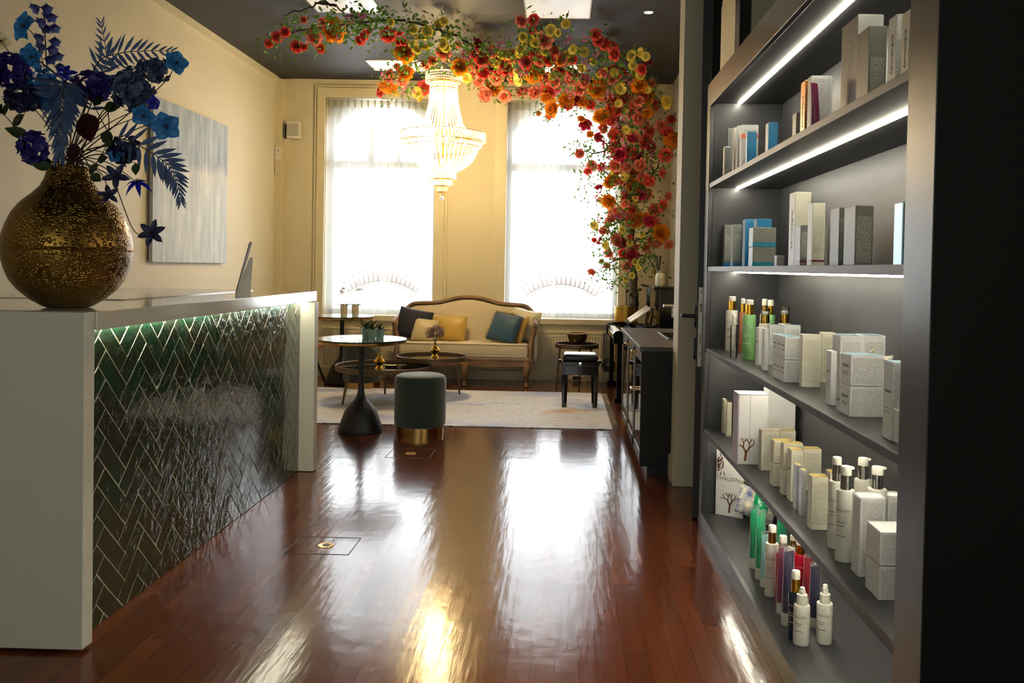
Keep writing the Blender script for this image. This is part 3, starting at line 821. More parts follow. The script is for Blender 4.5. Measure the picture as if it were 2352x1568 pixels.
def leaves(lst, mt, label, size, name='leaf_spray'):
    t = thing(name, label, 'leaf', (0, 0, 0), group=GRP)
    end = P3(*lst[-1][:2], lst[-1][2])
    stem_to(t, end, [P3(*p[:2], p[2]) for p in lst[:-1]] if len(lst) > 2 else None, 0.0028)
    for px, py, y, dx, dz in lst:
        b = MB(); o = P3(px, py, y)
        for q in range(2 if len(lst) > 2 else 1):
            d = Vector((dx, -0.3, dz))+rv()*0.35*(q > 0)
            petal(b, o, d, Vector((0.1, -1, 0.3)), size*rnd.uniform(.85, 1.1), size*0.6, curl=0.1, cup=0.08, nv=5, nu=3, pw=0.75)
        b.build('leaf', mt, t, ang=80, normals=False)
leaves([(120, 372, 2.98, -0.8, -0.1), (65, 312, 2.97, -0.7, 0.2), (30, 285, 2.97, 0.9, 0.4), (5, 258, 2.97, 0.6, 0.2)], M['leaf_dark'], 'green leaf spray leaning out to the far left edge', 0.07)
leaves([(118, 384, 2.95, -1, 0.1)], M['leaf_dark'], 'single green leaf just over the left of the vase mouth', 0.065)
leaves([(205, 392, 2.95, 0.9, 0.3), (225, 368, 2.95, 0.9, 0.1), (245, 335, 2.95, 0.6, 0.5)], M['leaf_dark'], 'green leaf spray among brown stems at right of the vase mouth', 0.055)
leaves([(240, 250, 3.0, 0.7, 0.2), (248, 300, 3.0, 0.1, -1), (215, 240, 3.0, 0.5, 0.3)], M['leaf_dark'], 'olive green leaf spray under the dark violet middle blossom', 0.06)
leaves([(210, 400, 2.93, 0.8, -0.5)], M['leaf_dark'], 'single green leaf hanging over the right of the vase mouth', 0.06)
leaves([(312, 375, 2.94, 0.2, -0.9)], M['leaf_dark'], 'single olive leaf between the royal blue lily and drooping frond', 0.05)
leaves([(196, 262, 2.99, 0.35, -0.7)], BL['wine'], 'large wine red leaf behind the drooping frond', 0.14)
leaves([(170, 330, 2.97, 0.2, -0.9)], BL['wine'], 'smaller wine red leaf just above the vase mouth', 0.08)
iris(3, 95, 3.0, 0.035, 'cream', 'cream_blossom', 'cream blossom cut by the left picture border', (0.4, -1, 0), n=4)

# ============================================================ painting and wall fittings
yA, yB = 6.80, 8.32
def painting_material():
    m = mat('abstract oil painting', hexc('b9c3c4'), 0.6)
    nt = m.node_tree; bs = nt.nodes['Principled BSDF']; L = nt.links.new
    tc = nt.nodes.new('ShaderNodeTexCoord'); mp = nt.nodes.new('ShaderNodeMapping'); mp.inputs['Scale'].default_value = (1, 5.5, 0.9)
    L(tc.outputs['Object'], mp.inputs['Vector'])
    n = nt.nodes.new('ShaderNodeTexNoise'); n.inputs['Scale'].default_value = 2.2; n.inputs['Detail'].default_value = 7; n.inputs['Roughness'].default_value = 0.65
    L(mp.outputs[0], n.inputs['Vector'])
    sp = nt.nodes.new('ShaderNodeSeparateXYZ'); L(tc.outputs['Object'], sp.inputs[0])
    n2 = nt.nodes.new('ShaderNodeTexNoise'); n2.inputs['Scale'].default_value = 4.0; n2.inputs['Detail'].default_value = 5; L(tc.outputs['Object'], n2.inputs['Vector'])
    s = nt.nodes.new('ShaderNodeMath'); s.operation = 'MULTIPLY_ADD'; s.inputs[1].default_value = 0.30; L(n2.outputs['Fac'], s.inputs[0]); L(sp.outputs['Z'], s.inputs[2])
    zr = nt.nodes.new('ShaderNodeValToRGB'); e = zr.color_ramp.elements
    e[0].position = 0.1; e[0].color = (*hexc('d3dde0'), 1); e[1].position = 1.0; e[1].color = (*hexc('8b9fae'), 1)
    for p_, c_ in ((0.55, hexc('d6dcdc')), (0.70, hexc('dedbd2')), (0.77, hexc('7c8da6')), (0.90, hexc('8ea2b8'))):
        q = e.new(p_); q.color = (*c_, 1)
    mr = nt.nodes.new('ShaderNodeMath'); mr.operation = 'MULTIPLY'; mr.inputs[1].default_value = 0.72; L(s.outputs[0], mr.inputs[0]); L(mr.outputs[0], zr.inputs['Fac'])
    r2 = nt.nodes.new('ShaderNodeValToRGB'); r2.color_ramp.elements[0].position = 0.3; r2.color_ramp.elements[0].color = (*hexc('6a8099'), 1)
    r2.color_ramp.elements[1].position = 0.7; r2.color_ramp.elements[1].color = (*hexc('e4e8ea'), 1); L(n.outputs['Fac'], r2.inputs['Fac'])
    mx = nt.nodes.new('ShaderNodeMix'); mx.data_type = 'RGBA'; mx.inputs[0].default_value = 0.55
    L(zr.outputs['Color'], mx.inputs['A']); L(r2.outputs['Color'], mx.inputs['B']); L(mx.outputs['Result'], bs.inputs['Base Color'])
    return m
t = thing('painting', 'pale grey blue abstract painting on canvas on the left wall', 'painting', (XL, (yA+yB)/2, 1.285))
ph = 1.345
b = MB(); b.box((0.027, 0, ph/2), (0.03, yB-yA, ph), 0.003); b.build('canvas', painting_material(), t, smooth=False)
b = MB(); b.box((0.008, 0, ph/2), (0.015, yB-yA-0.03, ph-0.03)); b.build('stretcher_frame', M['oak'], t, smooth=False)
p = at(664, 300, y=BACK-0.07)
t = thing('wall_speaker', 'small white loudspeaker high on the left end of the back wall', 'speaker', (p.x+0.02, BACK-0.03, p.z-0.09), radians(6))
b = MB(); b.box((-0.005, 0.0, 0.09), (0.15, 0.03, 0.17), 0.01); b.build('bracket', M['grey_velvet'], t, smooth=False)
b = MB(); b.prism([(-0.055+0.02, -0.02), (0.11, -0.02), (0.10, -0.075), (0.03, -0.09), (-0.045, -0.075)], 'z', 0, 0.19); b.build('cabinet', M['white'], t)
b = MB(); b.box((0.03, -0.088, 0.095), (0.12, 0.006, 0.14), 0.002, rz=0.03); b.build('grille', mat('grey speaker mesh', hexc('b9b7ae'), 0.8), t, smooth=False)
for py, h, nm, lb, hole in ((352, 0.145, 'thermostat', 'white wall thermostat beneath the loudspeaker', True), (390, 0.12, 'motion_sensor', 'yellowed square sensor box, lower one beneath the loudspeaker', False)):
    p = at(638, py, y=BACK-0.1)
    t = thing(nm, lb, 'wall device', (-3.31, BACK-0.09, p.z-h/2))
    b = MB(); b.box((0, -0.012, h/2), (0.066, 0.024, h), 0.005); b.build('housing', M['white'] if hole else M['trim'], t, smooth=False)
    b = MB(); b.lathe([(0.007, 0), (0.007, 0.003), (0.0005, 0.003)], 12, mtx=Matrix.Translation((0.004, -0.0235, h*0.7 if hole else h*0.5)) @ Matrix.Rotation(radians(90), 4, 'X'), cap=False)
    b.build('lens', M['black'] if hole else M['white'], t)

# ============================================================ rug
RX0, RX1, RY0, RY1 = -3.0, 0.435, 6.84, 8.82
t = thing('rug', 'large faded blue and beige woven rug under the coffee tables', 'rug', ((RX0+RX1)/2, (RY0+RY1)/2, 0))
b = MB(); b.b2(RX0-(RX0+RX1)/2, RX1-(RX0+RX1)/2, -(RY1-RY0)/2, (RY1-RY0)/2, 0.0005, 0.009, 0.003); b.build('pile', M['rug'], t, smooth=False)
b = MB()
for i in range(70):
    y = -(RY1-RY0)/2+0.01+(RY1-RY0-0.02)*i/69
    x = (RX1-RX0)/2
    b.tube([(x-0.005, y, 0.007), (x+0.03, y+rnd.uniform(-.012, .012), 0.006), (x+0.055, y+rnd.uniform(-.02, .02), 0.003)], 0.0024, 4)
o = b.build('fringe', mat('rug fringe', hexc('b9b0a4'), 0.9), t); o['kind'] = 'stuff'
RUGZ = 0.009

# ============================================================ bistro tables
TTOP = mat('stone table top', hexc('d6d2ca'), 0.25)
TGLASS = mat('glass table plate', hexc('aab3ae'), 0.03, spec=0.8, coat=0.6)
TEDGE = mat('green glass edge', hexc('1f3a30'), 0.1)
def bistro(x, y, top, r, label):
    t = thing('bistro_table', label, 'table', (x, y, 0), group='round bistro tables with bell shaped foot')
    b = MB(); b.lathe([(0.002, 0.0), (0.17, 0.0), (0.172, 0.012), (0.166, 0.04), (0.146, 0.095), (0.123, 0.16), (0.090, 0.208), (0.055, 0.245), (0.033, 0.28), (0.024, 0.32), (0.022, 0.40), (0.022, top-0.06), (0.022, top-0.04)], 40); b.build('pedestal', M['black'], t)
    b = MB(); b.lathe([(0.10, top-0.045), (0.10, top-0.036), (0.02, top-0.032)], 24); b.build('mount_plate', M['black'], t)
    b = MB(); b.lathe([(0.002, top-0.034), (r-0.012, top-0.034), (r-0.006, top-0.028), (r-0.004, top-0.012), (0.002, top-0.012)], 64, cap=False); b.build('table_top', M['brass'], t)
    b = MB(); b.lathe([(0.002, top-0.011), (r-0.001, top-0.011), (r, top-0.008), (r, top-0.002), (r-0.002, top-0.0002)], 64, cap=False); gl = b.build('glass_plate', TEDGE, t)
    b = MB(); b.lathe([(r-0.002, top-0.0002), (0.002, top)], 64, cap=False); b.build('glass_surface', TGLASS, gl)
    return t
B1 = at(831, 777, y=6.57); bistro(B1.x, 6.57, B1.z, 0.347, 'round bistro table with bell foot beside the green pouf, succulents on it')
B2 = at(786, 724.5, y=9.25); bistro(B2.x, 9.25, B2.z, 0.345, 'round bistro table by the left window with two potted orchids on it')
B1T, B2T = B1.z, B2.z

# ============================================================ poufs
def pouf(x, y, r, h, m, label, z0=0.0):
    t = thing('pouf', label, 'pouf', (x, y, z0), group='cylindrical poufs with metal foot ring')
    b = MB(); b.lathe([(0.002, 0.0), (r*0.915, 0.0), (r*0.915, 0.058), (0.002, 0.058)], 48, cap=False); b.build('foot_ring', M['copper'], t)
    prof = [(r*0.9, 0.058), (r*0.97, 0.064), (r, 0.085), (r, 0.2), (r, h-0.06), (r*0.985, h-0.032), (r*0.93, h-0.012), (r*0.82, h-0.002), (r*0.5, h), (0.002, h+0.001)]
    b = MB(); b.lathe(prof, 48, cap=False); b.build('upholstery', m, t)
    b = MB(); b.lathe([(r*0.999, h-0.066), (r*1.004, h-0.062), (r*0.999, h-0.058)], 48, cap=False); b.build('seam', m, t)
p = at(960, 1003, z=0)
PH = at(961, 858, y=p.y+0.19).z
pouf(at(961, 930, y=6.5).x, p.y+0.185, 0.2, PH, M['green_velvet'], 'dark green velvet pouf on brass ring standing on the wood floor')
p = at(822, 895, z=0)
pouf(p.x, p.y+0.18, 0.2, 0.475, M['grey_velvet'], 'charcoal pouf on copper ring behind the lower coffee table', RUGZ)

# ============================================================ coffee tables
def tray_table(x, y, top, r, legs, label, z0=RUGZ, name='coffee_table', cat='coffee table', grp='round tray top coffee tables', legr=0.016):
    t = thing(name, label, cat, (x, y, z0), group=grp)
    h = top-z0
    b = MB(); b.lathe([(0.002, h-0.05), (r-0.01, h-0.05), (r, h-0.045), (r, h-0.002), (r-0.004, h), (r-0.008, h-0.002), (r-0.010, h-0.026), (0.002, h-0.027)], 72, cap=False)
    b.build('tray', M['bronze'], t)
    b = MB(); b.lathe([(r-0.012, h-0.0262), (r-0.012, h-0.0235), (0.002, h-0.0235)], 64, cap=False); b.build('glass_inlay', M['glass_black'], t)
    for a in legs:
        a = radians(a); c = Vector((cos(a), sin(a), 0))
        b = MB(); b.tube([c*r*0.80+Vector((0, 0, h-0.05)), c*r*0.93+Vector((0, 0, 0))], [legr, legr*0.62], 12); b.build('leg', M['bronze'], t)
    return t
HT = at(992, 815.5, y=8.35); tray_table(HT.x, 8.35, HT.z, 0.343, (36, 156, 276), 'higher round tray coffee table with brass vase of dried hydrangea')
LT = at(882, 837, y=8.02); tray_table(LT.x, 8.02, LT.z, 0.452, (-140, -20, 100), 'lower and wider round tray coffee table in front of the charcoal pouf')
ST = at(1325, 788, y=9.33); tray_table(ST.x, 9.33, ST.z, 0.24, (-165, -40, 80), 'small round tray side table by the radiator with a bowl on it', 0.0, 'side_table', 'side table', None, 0.014)

def bud_vase(x, y, z, s, label):
    t = thing('bud_vase', label, 'vase', (x, y, z), group='small polished gold vases on the coffee tables')
    pr = [(0.05, 0), (0.047, 0.004), (0.036, 0.02), (0.030, 0.034), (0.036, 0.047), (0.058, 0.066), (0.062, 0.078), (0.056, 0.092), (0.034, 0.113), (0.020, 0.135), (0.015, 0.16), (0.018, 0.168), (0.014, 0.166), (0.011, 0.15)]
    b = MB(); b.lathe([(r*s, h*s) for r, h in pr], 36, cap=False); b.lathe([(0.001, 0.0), (0.05*s, 0.0)], 36, cap=False)
    b.build('body', M['gold'], t)
    return 0.165*s
def dried(x, y, z, label, kind):
    t = thing('dried_flowers', label, 'dried flowers', (x, y, z))
    if kind == 'h':
        b = MB(); b.tube([(0, 0, -0.11), (0, 0, 0.06)], 0.004, 6); b.build('stem', M['twig'], t)
        m1 = leafy('dried mauve hydrangea', hexc('a9857c'), hexc('d6c2b2'), 0.3)
        b = MB()
        for i in range(240):
            d = rv(); d.z = d.z if d.z > -0.55 else -d.z; k_r = rnd.uniform(.6, 1)
            o = Vector((d.x*0.095*k_r, d.y*0.09*k_r, 0.105+d.z*0.068*k_r))
            e = d.orthogonal().normalized(); f = d.cross(e)
            for k in range(4):
                a = pi/2*k+i
                petal(b, o, e*cos(a)+f*sin(a)+d*0.5, d, 0.019, 0.017, 0.2, 0.1, nv=2, nu=3)
        b.build('florets', m1, t, ang=80, normals=False)
        b = MB()
        for k in range(5): petal(b, (0, 0, 0.01), (cos(k*1.3), sin(k*1.3), 0.7), (0, 0, 1), 0.06, 0.04, 0.3)
        b.build('dry_leaf', BL['cream'], t, normals=False)
    else:
        m1 = leafy('dried cream limonium', hexc('d2b998'), hexc('b4936c'), 0.3)
        for i in range(11):
            d = rv(); d.z = abs(d.z)*0.5+0.55; d.x *= 1.5; d.normalize(); ln = rnd.uniform(0.12, 0.2)
            b = MB(); e = Vector((d.x*ln, d.y*ln, 0.0+d.z*ln*0.9))
            b.tube([(0, 0, -0.10), (0, 0, 0), e*0.5+Vector((0, 0, 0.02)), e], 0.0014, 4)
            for j in range(26):
                o = e+Vector((rnd.gauss(0, .028), rnd.gauss(0, .028), rnd.gauss(0.0, .02)))
                for k in range(3): petal(b, o, rv(), rv(), 0.013, 0.011, 0.1, nv=2, nu=2)
            b.build('sprig', m1, t, ang=80, normals=False)
va = at(999, 818, z=HT.z-0.02); vb = at(871, 845, z=LT.z-0.02)
hh = bud_vase(va.x, va.y, HT.z-0.0235, 0.82, 'squat gold bud vase holding dried hydrangea on the higher coffee table')
dried(va.x, va.y, HT.z-0.02+0.128, 'dried mauve hydrangea head in the gold vase on the higher coffee table', 'h')
bud_vase(vb.x, vb.y, LT.z-0.0235, 0.84, 'squat gold bud vase holding cream sprigs on the lower coffee table')
dried(vb.x, vb.y, LT.z-0.02+0.130, 'airy dried cream sprigs in the gold vase on the lower coffee table', 's')
q = at(897, 842, z=LT.z-0.02)
t = thing('trinket_dish', 'small dark gold trinket dish beside the vase on the lower coffee table', 'dish', (q.x, q.y+0.03, LT.z-0.0235))
b = MB(); b.lathe([(0.002, 0), (0.055, 0), (0.06, 0.012), (0.06, 0.02), (0.055, 0.02), (0.052, 0.008), (0.002, 0.006)], 28, cap=False); b.build('dish', M['glass_black'], t)
b = MB(); b.lathe([(0.056, 0.020), (0.0605, 0.0215), (0.056, 0.023)], 28, cap=False); b.box((0.0, -0.02, 0.014), (0.05, 0.015, 0.012), 0.003); b.build('rim', M['gold'], t)
q = at(1326, 790, z=ST.z-0.02)
t = thing('bowl', 'brown gold metal bowl on the small side table', 'bowl', (q.x, q.y, ST.z-0.0235))
b = MB(); b.lathe([(0.002, 0), (0.056, 0), (0.066, 0.006), (0.09, 0.035), (0.108, 0.075), (0.116, 0.115), (0.117, 0.126), (0.113, 0.127), (0.104, 0.08), (0.085, 0.04), (0.055, 0.012), (0.002, 0.008)], 48, cap=False)
b.build('bowl_shell', mat('burnished bronze', hexc('8a6a3c'), 0.28, metal=1.0), t)

# ============================================================ pot plants
def pot_mesh(r0, r1, h, n=28, c=(0, 0, 0)):
    b = MB(); b.lathe([(0.002, 0), (r0, 0), (r1, h), (r1-0.004, h), (r1-0.006, h-0.01), (0.002, h-0.012)], n, c=c, cap=False); return b
teal = mat('grey green ceramic', hexc('86a79d'), 0.35)
t = thing('succulent_pots', 'three joined grey green pots of spiky succulents on the front bistro table', 'plant', (at(855, 774, y=6.6).x, 6.60, B1T))
for i, (dx, dy) in enumerate(((-0.048, 0.0), (0.008, -0.05), (0.055, 0.02))):
    b = pot_mesh(0.030, 0.041, 0.075, 6, (dx, dy, 0)); pt = b.build('pot', teal, t, smooth=False)
    b = MB()
    for k in range(16):
        a = k*2.4; e = 0.35+0.9*(k/16)
        petal(b, (dx, dy, 0.06), (cos(a)*(1.3-e), sin(a)*(1.3-e), e), (-cos(a), -sin(a), 0.4), rnd.uniform(.07, .115)*(0.75 if i == 2 else 1), 0.017, -0.25, 0.25, nv=5, pw=0.55)
    b.build('rosette', M['leaf_dark'], pt, ang=80, normals=False)
cer = mat('taupe ceramic pot', hexc('b3a894'), 0.4)
for px, lb, hx_, tall in ((790, 'white orchid in taupe pot, the left one on the rear bistro table', -0.01, 0.17), (816, 'white orchid in taupe pot, the right one on the rear bistro table', 0.05, 0.21)):
    q = at(px, 720.5, z=B2T)
    t = thing('potted_orchid', lb, 'plant', (q.x, q.y, B2T))
    b = pot_mesh(0.037, 0.043, 0.105); b.build('pot', cer, t)
    b = MB(); b.box((0, -0.0405, 0.055), (0.034, 0.002, 0.034), 0.0005); b.build('pot_label', BL['cream'], t, smooth=False)
    b = MB(); st = curve_pts([(0, 0, 0.09), (hx_*0.4, 0, 0.15), (hx_, 0, 0.105+tall)], 6); b.tube(st, 0.0022, 5); b.build('stem', M['twig'], t)
    b = MB()
    for k in range(4):
        sg = (-1)**k
        petal(b, (0, 0, 0.1), (sg*(0.9), 0.3*(k-1.5), 0.35), (0, 0, 1), 0.085, 0.035, -0.35, 0.2)
    b.build('leaf', M['leaf'], t, ang=80, normals=False)
    for k in range(6):
        b = MB(); o = Vector((hx_, 0, 0.105+tall))+Vector((rnd.uniform(-.035, .035), rnd.uniform(-.02, .02), rnd.uniform(-.045, .03)))
        for j in range(5): petal(b, o, (cos(j*1.257), -0.2, sin(j*1.257)), (0, -1, 0), 0.022, 0.02, 0.1, nv=3)
        b.build('blossom', leafy('white orchid petal', hexc('e8e4e0'), None, 0.4), t, ang=80, normals=False)

# ============================================================ tan shell chair
TAN = mat('tan leather', hexc('b0744a'), 0.5, bump=(120, 0.1, 0.002))
t = thing('armchair', 'tan shell armchair with black steel legs behind the counter end', 'chair', (-2.76, 8.90, 0), radians(90))
def shell(u, v):
    a = pi*(1.0*u-0.5)*1.25+pi/2      # wraps from the left arm round the back to the right arm
    hgt = 0.40+0.20*abs(sin(a))**0.8*(1 if sin(a) > 0 else 0.25)+0.05
    hgt = 0.61+0.18*max(sin(a), -0.2)
    r = 0.25+0.06*v
    return (r*cos(a)*1.02, r*sin(a)*1.0, 0.44+(hgt-0.44)*v)
b = MB(); b.grid(shell, 30, 8); o = b.build('shell', TAN, t, normals=False)
s = o.modifiers.new('thickness', 'SOLIDIFY'); s.thickness = 0.035
b = MB(); b.lathe([(0.002, 0.40), (0.2, 0.40), (0.25, 0.42), (0.26, 0.45), (0.24, 0.475), (0.002, 0.485)], 32, cap=False); b.build('seat', TAN, t)
for dx, dy in ((-1, -1), (1, -1), (-1, 1), (1, 1)):
    b = MB(); b.tube([(dx*0.10, dy*0.10, 0.41), (dx*0.225, dy*0.225, 0.0)], [0.014, 0.011], 10); b.build('leg', M['black'], t)
b = MB(); b.lathe([(0.002, 0.385), (0.16, 0.385), (0.16, 0.402), (0.002, 0.402)], 20, cap=False); b.build('seat_plate', M['black'], t)

# ============================================================ sofa
SX, SY = -1.055, 9.43
t = thing('sofa', 'cream camelback sofa with carved wooden frame between the two windows', 'sofa', (SX, SY, 0))
BK = [(0, .945), (.12, .936), (.24, .908), (.34, .882), (.46, .872), (.58, .868), (.66, .85), (.72, .80)]
outl = [(-x, z) for x, z in BK[::-1]]+BK[1:]
rail = [Vector((x, 0.27+0.02*(1-abs(x)), z)) for x, z in outl]
b = MB(); b.tube(curve_pts(rail, 5), 0.03, 10, flat=0.85); b.build('crest_rail', M['oak'], t)
def back_cush(u, v):
    x = (u-0.5)*1.42
    # outline height at x
    zt = 0.9
    for (a, za), (c, zc) in zip(outl, outl[1:]):
        if a <= x <= c: zt = za+(zc-za)*(x-a)/(c-a); break
    zz = 0.42+(zt-0.025-0.42)*v
    puff = 0.05*(sin(pi*min(max(u, 0.02), 0.98))**0.35)*(sin(pi*(0.08+0.88*v))**0.4)
    return (x, 0.265-puff-0.07*(1-v), zz)
b = MB(); b.grid(back_cush, 40, 14); o = b.build('back_upholstery', M['linen'], t, normals=False)
b = MB(); b.prism([(x*0.99, z-0.02) for x, z in outl]+[(0.70, 0.25), (-0.70, 0.25)], 'y', 0.285, 0.30); b.build('back_panel', M['linen'], t, smooth=False)
for s in (-1, 1):
    top = [Vector((s*.72, .27, .80)), Vector((s*.755, .17, .755)), Vector((s*.765, .02, .715)), Vector((s*.77, -.10, .695)), Vector((s*.772, -.165, .66))]
    post = [Vector((s*.772, -.165, .66)), Vector((s*.76, -.15, .58)), Vector((s*.735, -.16, .50)), Vector((s*.725, -.20, .40)), Vector((s*.725, -.225, .30))]
    b = MB(); c1 = curve_pts(top, 5); b.tube(c1, 0.026, 10); b.tube(curve_pts(post, 5), 0.026, 10); b.ball((s*.772, -.168, .668), 0.032, 12, 8)
    b.build('arm_rail', M['oak'], t)
    def arm(u, v, s=s):
        i = u*(len(c1)-1); k = min(int(i), len(c1)-2); pt = c1[k].lerp(c1[k+1], i-k)
        return (pt.x+s*(0.012*sin(pi*v)), pt.y+ (0.03 if u > .8 else 0), 0.26+(pt.z-0.015-0.26)*v)
    b = MB(); b.grid(arm, 20, 8); o = b.build('arm_upholstery', M['linen'], t, normals=False)
    md = o.modifiers.new('thickness', 'SOLIDIFY'); md.thickness = 0.04; md.offset = 0
b = MB(); b.box((0, -0.015, 0.395), (1.41, 0.50, 0.145), 0.035, seg=3); seat = b.build('seat_cushion', M['linen'], t)
for zz in (0.458, 0.333):
    b = MB(); b.tube([(-0.69, -0.262, zz), (0.69, -0.262, zz)], 0.006, 6); b.build('piping', M['linen'], seat)
b = MB(); b.b2(-0.71, 0.71, -0.25, 0.28, 0.285, 0.325, 0.008); b.build('seat_deck', M['linen'], t, smooth=False)
ap = [(-0.745, 0.30)]+[(x, 0.238-0.022*abs(sin((x/0.7)*pi))**0.6) for x in [(-0.73+1.46*i/40) for i in range(41)]]+[(0.745, 0.30)]
b = MB(); b.prism(ap, 'y', -0.265, -0.235); b.b2(-0.745, 0.745, -0.272, -0.23, 0.285, 0.302, 0.005)
for s in (-1, 1): b.b2(s*0.745-0.014, s*0.745+0.014, -0.26, 0.28, 0.235, 0.30, 0.004)
b.build('seat_rail', M['oak'], t, smooth=False)
for x in (-0.69, 0.02, 0.69):
    b = MB(); b.tube(curve_pts([(x, -0.235, 0.27), (x+0.006*(x > 0), -0.262, 0.20), (x, -0.258, 0.13), (x, -0.235, 0.06), (x, -0.255, 0.018), (x, -0.262, 0.0)], 4), [0.042]*3+[0.04]*3+[0.035]*3+[0.027]*4+[0.022]*4+[0.024]*2+[0.03]*2, 10)
    b.build('leg', M['oak'], t)
for x in (-0.66, 0.66):
    b = MB(); b.tube([(x, 0.23, 0.26), (x, 0.27, 0.0)], [0.03, 0.02], 8); b.build('leg', M['oak'], t)

def cushion(px, py, y, w, h, th, rx, rz, ry, m, label, fringe=None, group=None):
    c = at(px, py, y=y)
    t = thing('cushion', label, 'cushion', c, group='scatter cushions on the sofa')
    R = Matrix.Rotation(rz, 3, 'Z') @ Matrix.Rotation(rx, 3, 'X') @ Matrix.Rotation(ry, 3, 'Y')
    def f(sg):
        def g(u, v):
            a, c_ = 2*u-1, 2*v-1
            k = (1-abs(a)**2.6)*(1-abs(c_)**2.6)
            pin = 1-0.07*(1-abs(a*c_))*0
            x = a*w/2*(1-0.06*(1-abs(c_)**2)*abs(a)**4*-1 - 0.05*abs(a)**2*(1-c_*c_))
            z = c_*h/2*(1-0.05*abs(c_)**2*(1-a*a))
            return R @ Vector((x, sg*th/2*max(k, 0)**0.5, z))
        return g
    b = MB(); b.grid(f(-1), 18, 18); b.grid(f(1), 18, 18)
    bmesh.ops.remove_doubles(b.bm, verts=b.bm.verts, dist=0.0005)
    bmesh.ops.recalc_face_normals(b.bm, faces=b.bm.faces); zs = [v.co.z for v in b.bm.verts]; ys = [v.co.y for v in b.bm.verts]
    t.location.z += max(0.0, 0.452-(t.location.z+min(zs))); t.location.y -= max(0.0, t.location.y+max(ys)-9.63)
    b.build('cover', m, t, ang=70)
    b = MB(); zp = h/2*0.9
    b.tube([R @ Vector((x, 0, z)) for x, z in ((-w/2*.97, -zp), (w/2*.97, -zp))], 0.004, 5); b.build('seam', m, t)
    if fringe:
        b = MB()
        for i in range(300):
            q = i/300*4; sd = int(q); k = (q-sd)*2-1
            e = [(k, -1), (1, k), (-k, 1), (-1, -k)][sd]; n = [(0, -1), (1, 0), (0, 1), (-1, 0)][sd]
            o = R @ Vector((e[0]*w/2*.96, 0, e[1]*h/2*.96)); d = R @ Vector((n[0]+rnd.uniform(-.5, .5), rnd.uniform(-.5, .5), n[1]+rnd.uniform(-.5, .5)))
            b.tube([o, o+d*0.024], [0.0022, 0.001], 4)
        o = b.build('fringe', fringe, t); o['kind'] = 'stuff'
velv = lambda n, h, r=0.6: mat(n, hexc(h), r, sheen=0.08, bump=(18, 0.25, 0.02))
cushion(951, 768, 9.42, 0.37, 0.35, 0.13, radians(-20), radians(12), radians(12), velv('navy velvet', '0c1129', 0.7), 'dark navy cushion at the left end of the sofa')
cushion(976, 767, 9.36, 0.27, 0.27, 0.10, radians(-26), radians(8), radians(8), mat('champagne satin', hexc('cdbd93'), 0.35, sheen=0.3, bump=(16, 0.35, 0.02)), 'champagne satin cushion between the navy and gold ones')
cushion(1030, 766, 9.47, 0.40, 0.31, 0.13, radians(-22), radians(-6), radians(3), mat('gold velvet', hexc('c7a44c'), 0.4, sheen=0.4, bump=(12, 0.3, 0.02)), 'gold velvet cushion left of the sofa middle')
cushion(1203, 752, 9.52, 0.36, 0.36, 0.13, radians(-14), radians(-22), radians(10), mat('white gold satin', hexc('d4ccb0'), 0.45, bump=(14, 0.3, 0.02)), 'pale satin cushion in the right rear corner of the sofa')
cushion(1185, 768, 9.42, 0.33, 0.33, 0.12, radians(-20), radians(-48), radians(6), mat('old gold velvet', hexc('a5843a'), 0.45, sheen=0.4), 'old gold cushion at right behind the blue fringed one')
cushion(1158, 767, 9.36, 0.36, 0.33, 0.12, radians(-24), radians(-26), radians(9), mat('petrol blue velvet', hexc('1f4a66'), 0.5, sheen=0.1, bump=(12, 0.2, 0.02)), 'petrol blue cushion with brown fringe at the right end of the sofa', mat('brown fringe', hexc('6b5a42'), 0.9))

# ============================================================ piano stool
q = at(1331, 937, z=RUGZ); bz = at(1331, 812, y=q.y+0.16).z-RUGZ
t = thing('piano_stool', 'black piano stool with leather seat standing on the rug', 'stool', (q.x-0.0, q.y+0.16, RUGZ))
for dx in (-1, 1):
    for dy in (-1, 1):
        b = MB(); b.tube([(dx*0.142, dy*0.125, bz-0.12), (dx*0.142, dy*0.125, 0)], [0.03, 0.022], 4, flat=1); b.build('leg', M['black_gloss'], t, smooth=False)
b = MB()
for dy in (-1, 1): b.b2(-0.155, 0.155, dy*0.14-0.012, dy*0.14+0.012, bz-0.185, bz-0.095, 0.003)
for dx in (-1, 1): b.b2(dx*0.158-0.012, dx*0.158+0.012, -0.14, 0.14, bz-0.185, bz-0.095, 0.003)
b.build('apron', M['black_gloss'], t, smooth=False)
b = MB(); b.b2(-0.178, 0.178, -0.165, 0.165, bz-0.10, bz-0.055, 0.008); b.build('seat_frame', M['black_gloss'], t, smooth=False)
b = MB(); b.box((0, 0, bz-0.03), (0.325, 0.30, 0.075), 0.03, seg=4); b.build('seat_pad', mat('black leather', hexc('15171c'), 0.3), t)
for dx in (-1, 1):
    b = MB(); b.tube([(dx*0.176, 0, bz-0.075), (dx*0.20, 0, bz-0.075)], [0.016, 0.02], 12); b.build('height_knob', M['black_gloss'], t)
b = MB(); b.lathe([(0.018, 0), (0.018, 0.012), (0.001, 0.015)], 14, mtx=Matrix.Translation((0, -0.165, bz-0.08)) @ Matrix.Rotation(radians(90), 4, 'X')); b.build('adjusting_knob', M['chrome'], t)

